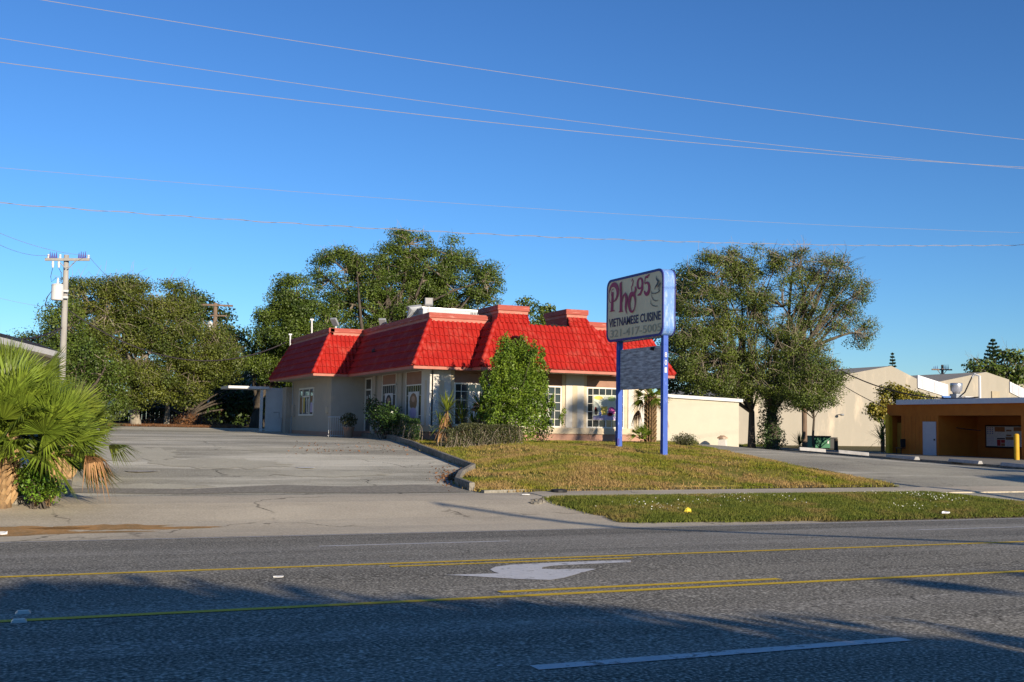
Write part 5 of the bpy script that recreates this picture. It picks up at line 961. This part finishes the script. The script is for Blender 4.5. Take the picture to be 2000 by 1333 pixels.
# fence behind the left trees, pale house behind it
FN = thing('board_fence', (10, 84, 1.2), 'dark wooden board fence in deep shade behind the carport', 'fence'); m = MB()
for k in range(95): x = -4+k*.3; m.box(x, x+.28, 84+rnd.uniform(-.01, .01), 84.04, .8, 2.9+rnd.uniform(-.03, .03))
m.obj('boards', 'fence', FN)
for k in range(10): m = MB(); m.box(-3.9+k*2.9, -3.78+k*2.9, 84.06, 84.16, .8, 3.0); m.obj('post', 'fence', FN)
PH = thing('distant_house', (19, 100, 1.2), 'pale low house glimpsed behind the fence left of the restaurant', 'house'); m = MB(); m.box(12, 26, 100, 108, .8, 4.6); m.obj('wall', 'stucco_white', PH); m = MB(); m.add([(11.5, 99.5, 4.6), (26.5, 99.5, 4.6), (26.5, 108.5, 4.6), (11.5, 108.5, 4.6), (11.5, 104, 6), (26.5, 104, 6)], ((0,1,5,4),(3,4,5,2),(0,4,3),(1,2,5),(0,3,2,1))); m.obj('roof', 'grey_metal', PH)
# ------------------------------------------------------------------ poles and wires
def insulators(m, c, d, n, s=.17, h=.55, z=.08):
    for k in range(n): p = c+d*(k-(n-1)/2)*s+_Z*z; m.lathe(p, [(.045, 0), (.03, h*.4), (.008, h*rnd.uniform(.75, 1.05))], 7)
PA = PD(118, 836, 52); top = PD(130, 498, 52); PA.z = G(PA.x, PA.y)
UP1 = thing('utility_pole', PA, 'pale grey utility pole with crossarm and white transformer at the left', 'utility pole')
m = MB(); m.tube([PA-_Z*.3, PA.lerp(top, .5), top], [.17, .145, .115], 12); m.obj('pole', 'pole_pale', UP1, smooth=True)
xa = Vector((math.cos(YAW), -math.sin(YAW), 0)); ca = PD(131, 508, 51.8); L_, R_ = ca-xa*1.03, ca+xa*1.05
m = MB(); m.obox(L_-_Z*.06+_F0*-.05, R_-L_+_Z*.03, _F0*.1, (0, 0, .12)); arm = m.obj('crossarm', 'pole_pale', UP1)
m = MB(); m.tube([ca+xa*.45, ca-_Z*.42+xa*.05], .025, 5); m.tube([ca-xa*.45, ca-_Z*.42-xa*.05], .025, 5); m.obj('brace', 'grey_metal', UP1)
m = MB(); insulators(m, ca+xa*.70, xa, 4, .10, .36); m.obj('insulator_spikes', 'insul', arm); m = MB(); insulators(m, ca-xa*.66, xa, 4, .10, .30); m.obj('insulator_spikes', 'insul', arm)
for o_ in (1.0, -.33, -.88): m = MB(); m.lathe(ca+xa*o_+_Z*.05, [(.05, 0), (.055, .1), (.035, .12), (.055, .14), (.05, .2)], 8); m.obj('insulator', 'white', arm)
for o_ in (-.66, -.38): m = MB(); m.tube([ca+xa*o_-_Z*.08, ca+xa*o_-_Z*.22, ca+xa*(o_+.01)-_Z*.38], [.05, .06, .04], 8); m.obj('cutout_fuse', 'white', arm)
tc_ = PD(112, 572, 51.6); m = MB(); m.lathe(tc_-_Z*.36, [(.25, 0), (.27, .03), (.27, .68), (.29, .70), (.24, .76), (.05, .80)], 20); tf = m.obj('transformer', 'white', UP1, smooth=False)
m = MB(); m.box(tc_.x+.2, tc_.x+.48, tc_.y-.05, tc_.y+.05, tc_.z+.05, tc_.z+.15); m.box(tc_.x+.2, tc_.x+.48, tc_.y-.05, tc_.y+.05, tc_.z-.25, tc_.z-.15); m.obj('bracket', 'grey_metal', tf); m = MB(); m.lathe(tc_+_Z*.4, [(.05, 0), (.06, .1), (.03, .3)], 8); m.obj('bushing', 'white', tf)
m = MB(); m.tube([ca-xa*.66-_Z*.4, tc_+xa*-.35+_Z*.75, tc_+xa*-.3+_Z*.5, tc_+_Z*.7+xa*-.1, tc_+_Z*.68], .012, 4); m.tube([ca-xa*.37-_Z*.4, ca-xa*.25-_Z*.6, ca-xa*.22-_Z*1.0, tc_+xa*.1+_Z*.7], .012, 4); m.tube([tc_-xa*.25+_Z*.1, tc_-xa*.45-_Z*.2, tc_-xa*.55-_Z*.6, tc_-xa*.3-_Z*.65, tc_+xa*.3-_Z*.68], .02, 4); m.obj('jumper_wire', 'cable', UP1)
def span(name, label, A, Bv, sag, r, mat='wire', group=None, n=28, cat='wire', twist=0):
    A, Bv = Vector(A), Vector(Bv); m = MB()
    pts = [A.lerp(Bv, k/n)-_Z*sag*4*(k/n)*(1-k/n) for k in range(n+1)]; m.tube(pts, r, 5)
    if twist:
        nn_ = n*8; d = (Bv-A).normalized(); s = d.cross(_Z).normalized(); pts = []
        for k in range(nn_+1): t = k/nn_; a = t*twist*2*math.pi; pts.append(A.lerp(Bv, t)-_Z*sag*4*t*(1-t)+(s*math.cos(a)+_Z*math.sin(a))*r*1.7)
        m.tube(pts, r*.9, 4)
    return tag(m.obj(name, mat), label, cat, group)
b2 = PD(419, 700, 86); t2 = PD(421, 592, 86); b2 = Vector((b2.x, b2.y, 1.0)); UP2 = thing('utility_pole', b2, 'brown wooden utility pole rising behind the olive trees', 'utility pole')
m = MB(); m.tube([b2, t2], [.2, .15], 10); m.obj('pole', 'pole_wood', UP2); c2_ = PD(423, 595.5, 85.8)
m = MB(); m.obox(c2_-xa*1.25-_Z*.08, xa*2.5-_Z*.06, _F0*.12, (0, 0, .14)); m.obj('crossarm', 'pole_wood', UP2); c3_ = PD(428, 617, 85.8); m = MB(); m.obox(c3_-xa*.7-_Z*.05, xa*1.3, _F0*.1, (0, 0, .1)); m.obj('crossarm', 'pole_wood', UP2)
m = MB(); m.lathe(PD(410, 652, 85.6), [(.22, 0), (.24, .5), (.2, .8), (.04, 1.0)], 12); m.obj('transformer', 'white', UP2)
b3 = PD(1840, 745, 130); t3 = PD(1840.5, 718, 130); b3 = Vector((b3.x, b3.y, .3)); UP3 = thing('utility_pole', b3, 'distant dark utility pole behind the gap between the warehouse gables', 'utility pole')
m = MB(); m.tube([b3, t3+_Z*.3], [.2, .14], 8); m.obj('pole', 'pole_wood', UP3); c4 = PD(1840, 722, 129.8); m = MB(); m.obox(c4-xa*1.2-_Z*.1, xa*2.4, _F0*.12, (0, 0, .16)); ar3 = m.obj('crossarm', 'pole_wood', UP3)
m = MB(); insulators(m, c4+xa*.5, xa, 4, .16, .55); insulators(m, c4-xa*.75, xa, 3, .2, .4); m.obj('insulator_spikes', 'insul', ar3); m = MB(); m.tube([c4+xa*.6, c4-_Z*.8], .04, 5); m.tube([c4-xa*.6, c4-_Z*.8], .04, 5); m.obj('brace', 'pole_wood', UP3)
q = PD(1571.5, 868, 76.5); q = Vector((q.x, q.y, G(q.x, q.y))); t4 = PD(1570, 640, 76.5); UP4 = thing('utility_pole', q, 'brown pole running up into the tree crown beside the dumpster', 'utility pole')
m = MB(); m.tube([q-_Z*.2, q.lerp(t4, .5), t4], [.19, .17, .14], 10); m.obj('pole', 'pole_wood', UP4); m = MB(); m.box(t4.x-.15, t4.x+.15, t4.y-.2, t4.y-.1, t4.z-1.2, t4.z-.9); m.obj('bracket', 'grey_metal', UP4)
# overhead lines along the road, between poles outside the picture
YW = 21.6; gW = 'power lines strung along the road'
def fit3(pts):      # three sighted points on one vertical plane -> parabola
    P = [PY(u, v, YW) for u, v in pts]; return np.polyfit([p.x for p in P], [p.z for p in P], 2)
for pts, lb, r, mat, tw in ((((80,0),(1000,144.5),(2000,273)), 'topmost of the three upper power lines', .011, 'wire', 0), (((0,75),(1000,221.5),(2000,330)), 'middle one of the three upper power lines', .010, 'wire', 0), (((0,122),(1000,244),(2000,327)), 'lowest of the three upper power lines', .012, 'wire', 0),
                            (((0,328),(1000,405),(2000,455)), 'thin faint upper one of the two lower lines', .006, 'wire', 0), (((0,397),(1000,460),(2000,479)), 'twisted dark lowest line crossing above the trees', .007, 'wire', 1)):
    cf = fit3(pts); m = MB(); X = np.linspace(-16, 44, 90); m.tube([(x, YW, float(np.polyval(cf, x))) for x in X], r*.5, 5)
    if tw: X = np.linspace(-16, 44, 1300); m.tube([(x, YW+.012*math.cos(x*6.0), float(np.polyval(cf, x))+.016*math.sin(x*6.0)) for x in X], .005, 4)
    tag(m.obj('power_line', mat), lb, 'power line', gW)
gC = 'wires at the left utility pole'
span('power_line', 'thin wire rising left from the crossarm of the pale pole', ca+xa*.98+_Z*.22, PD(-120, 395, 40), .4, .008, group=gC)
span('power_line', 'upper one of the two wires leaving the left end of the crossarm', ca-xa*.88+_Z*.2, PD(-120, 395, 34), .5, .008, group=gC)
span('power_line', 'thin wire sloping down right from the crossarm into the olive trees', ca+xa*1.0+_Z*.2, PD(420, 594, 86)-xa*1.1, 1.6, .009, group=gC)
span('telephone_cable', 'thick twisted black cable at the left above the dark roof', PD(120, 640, 52), PD(-90, 630, 36), .55, .022, 'cable', twist=26)
span('telephone_cable', 'dark cable sagging across the olive trees to the restaurant', PD(122, 598, 52), PD(560, 668, 62), 1.75, .028, 'cable')
span('service_cable', 'thin stay wire from the pale pole down to the dark roof', PD(122, 640, 52), PD(38, 690, 40), .1, .018, 'cable')
span('service_cable', 'upper dark cable from the tree to the mast on the orange roof', PD(1560, 670, 76), mast_top-_Z*1.2, 1.25, .04, 'cable')
span('service_cable', 'lower thin cable from the tree to the mast on the orange roof', PD(1560, 690, 76), mast_top-_Z*3.4+_Z*.3, 1.1, .025, 'cable')
span('power_line', 'thin wire running left from the second power pole', c2_-xa*1.2, PD(0, 583, 70), .8, .008)
# ------------------------------------------------------------------ small things on the road and verge
for (u, v, lb) in ((45, 1198, 'small raised road reflector above the near yellow line'), (37, 1215, 'small raised road reflector on the near edge of the yellow line')):
    q = PG(u, v); m = MB(); m.add([(q.x-.06, q.y-.06, q.z), (q.x+.06, q.y-.06, q.z), (q.x+.06, q.y+.06, q.z), (q.x-.06, q.y+.06, q.z), (q.x-.04, q.y-.03, q.z+.022), (q.x+.04, q.y-.03, q.z+.022), (q.x+.04, q.y+.03, q.z+.022), (q.x-.04, q.y+.03, q.z+.022)], ((0,3,2,1),(4,5,6,7),(0,1,5,4),(1,2,6,5),(2,3,7,6),(3,0,4,7))); tag(m.obj('road_reflector', 'reflector'), lb, 'reflector', 'road reflectors')
def scrap(label, u, v, sx, sy, h=.02, mat='paper', name='paper_scrap', z=0.0, cat='litter'):
    q = PG(u, v, z); m = MB(); n = 7; top = [(q.x+sx*math.cos(k*6.283/n)*rnd.uniform(.6, 1), q.y+sy*math.sin(k*6.283/n)*rnd.uniform(.6, 1), q.z+rnd.uniform(.3, 1)*h) for k in range(n)]; bot = [(x*.98+q.x*.02, y*.98+q.y*.02, q.z+.003) for x, y, z_ in top]
    m.add(top+bot, [tuple(range(n)), tuple(range(2*n-1, n-1, -1))]+[(i, (i+1) % n, n+(i+1) % n, n+i) for i in range(n)]); return tag(m.obj(name, mat), label, cat)
scrap('white paper scrap on the middle of the turning lane', 544, 1128, .07, .04); scrap('small white litter at the left edge of the gutter', 4, 1045, .10, .07, .06); scrap('thin white paper on the sidewalk end', 1026, 967, .16, .05, z=.02)
scrap('tiny white scrap beside the start of the near dash', 976, 1301, .03, .02, .005)
scrap('pale flat patch cover lying on the left lot', 275, 921, .55, .35, .012, 'stop', 'lot_cover', cat='cover'); scrap('small white flat scrap in the middle of the lot', 598, 914, .35, .25, .012, 'paper', 'lot_cover', cat='cover'); scrap('bluish flat scrap on the verge at the right', 1846, 1003, .16, .08, .05, 'blue_white', z=.09)
q = PG(1344, 999, .14); m = MB(); m.blob(q, (.085, .07, .07), 8, .2); tag(m.obj('yellow_ball', 'petal'), 'small round yellow object lying in the verge grass', 'litter')
q = PG(1092, 939, .3); q.z = Lz(q.x, q.y); m = MB(); m.lathe(q-_Z*.04, [(.2, 0), (.2, .06), (.16, .07)], 12); tag(m.obj('valve_cover', 'black'), 'small round dark cover set in the lawn', 'cover')
m = MB()
for k in range(9): q = PG(rnd.uniform(1030, 1062), rnd.uniform(977, 985)); m.blob(q, (.09, .08, .05), 6, .3)
m.obj('rubble', 'kerb')['kind'] = 'stuff'
P = []
for k in range(420):
    u, v = rnd.gauss(885, 18), rnd.gauss(932, 8); q = PG(u, v); 
    if not inpoly(q.x, q.y, ISL): P.append((q.x, q.y, q.z+.01))
for k in range(150): q = PG(rnd.uniform(560, 860), rnd.gauss(876, 7)); P.append((q.x, q.y, q.z+.01))
tag(quads('fallen_leaves', leafquads(np.array(P), .07, 2), 'brown_leaf'), 'dry brown leaves collected along the kerb of the lot', 'leaf litter', kind='stuff')

# ------------------------------------------------------------------ on the near side of the road: what throws the long shadows
def bl(x, y, z, a, b, c): return ((x, y, z), (a, b, c))
tree('roadside_oak', 'wide low oak on the near side of the road whose shadow covers the near lanes', gz(3.0, -15), .4,
     [bl(4.9,-14,4.6,3.4,2.0,1.5), bl(.6,-15,5.0,3.4,2.4,1.8), bl(-3.9,-14,4.6,3.6,2.2,1.8), bl(6.8,-14,3.2,2.2,1.8,1.1), bl(3.9,-14,5.6,2.6,1.4,1.0), bl(0,-14.5,6.1,1.5,1.0,.5), bl(5.7,-8,3.1,3.4,2,1.2), bl(.9,-7.5,3.2,3.8,2.2,1.4), bl(-4.4,-7.5,3.2,3.6,2.2,1.4), bl(4.2,-10.5,4.3,3.0,2,1.2)], 460, 110, .36, 'oak', 'bark', .9, .3, nlimb=14, nfill=16000)
tree('roadside_tree', 'small slender tree on the near verge right of the wide oak', gz(14.5, -15), .12,
     [bl(14.2,-14,6.05,2.2,.2,.05), bl(15.8,-14,5.75,1.6,.2,.05)], 18, 30, .2, 'oak', 'bark', .22, .5, nlimb=6)
tree('roadside_tree', 'tree outside the picture shading the side drive from the right', gz(42, 10), .3,
     [bl(39,12.5,5.4,3.2,.7,.2), bl(36.5,7.8,5.2,4,.8,.22), bl(44,14,5.8,3,.8,.25), bl(44,9,5.0,3,.6,.2)], 90, 80, .26, 'oak', 'bark', .5, .3, nlimb=10)
SLM = thing('shadow_mast', (19.8, -13.7, .2), 'unseen pole with a long diagonal arm added to cast a line of shadow on the road', 'shadow caster')  # unseen pole, added only to throw a diagonal line of shadow over the road
m = MB(); m.tube([(19.8, -13.7, 0), (19.8, -13.7, 6.2)], [.14, .1], 12); m.obj('pole', 'grey_metal', SLM); m = MB(); m.tube([(19.8, -13.7, 6.1), (16.2, -7.8, 6.25), (12.7, -1.95, 6.3)], [.11, .10, .07], 8); ar_ = m.obj('arm', 'grey_metal', SLM); m = MB(); m.blob((12.6, -1.8, 6.28), (.15, .22, .07), 8, 0); m.obj('lamp_head', 'grey_metal', ar_)  # no real lamp: the head just ends the added shadow-casting arm
c = gz(29.2, -2.0); palm('very tall fan palm on the near verge outside the picture', c, 26, .17, 13.2, 1.0, 20, 'palm', petl=(.4, .7), boots=False, low=-.9, name='tall_palm')
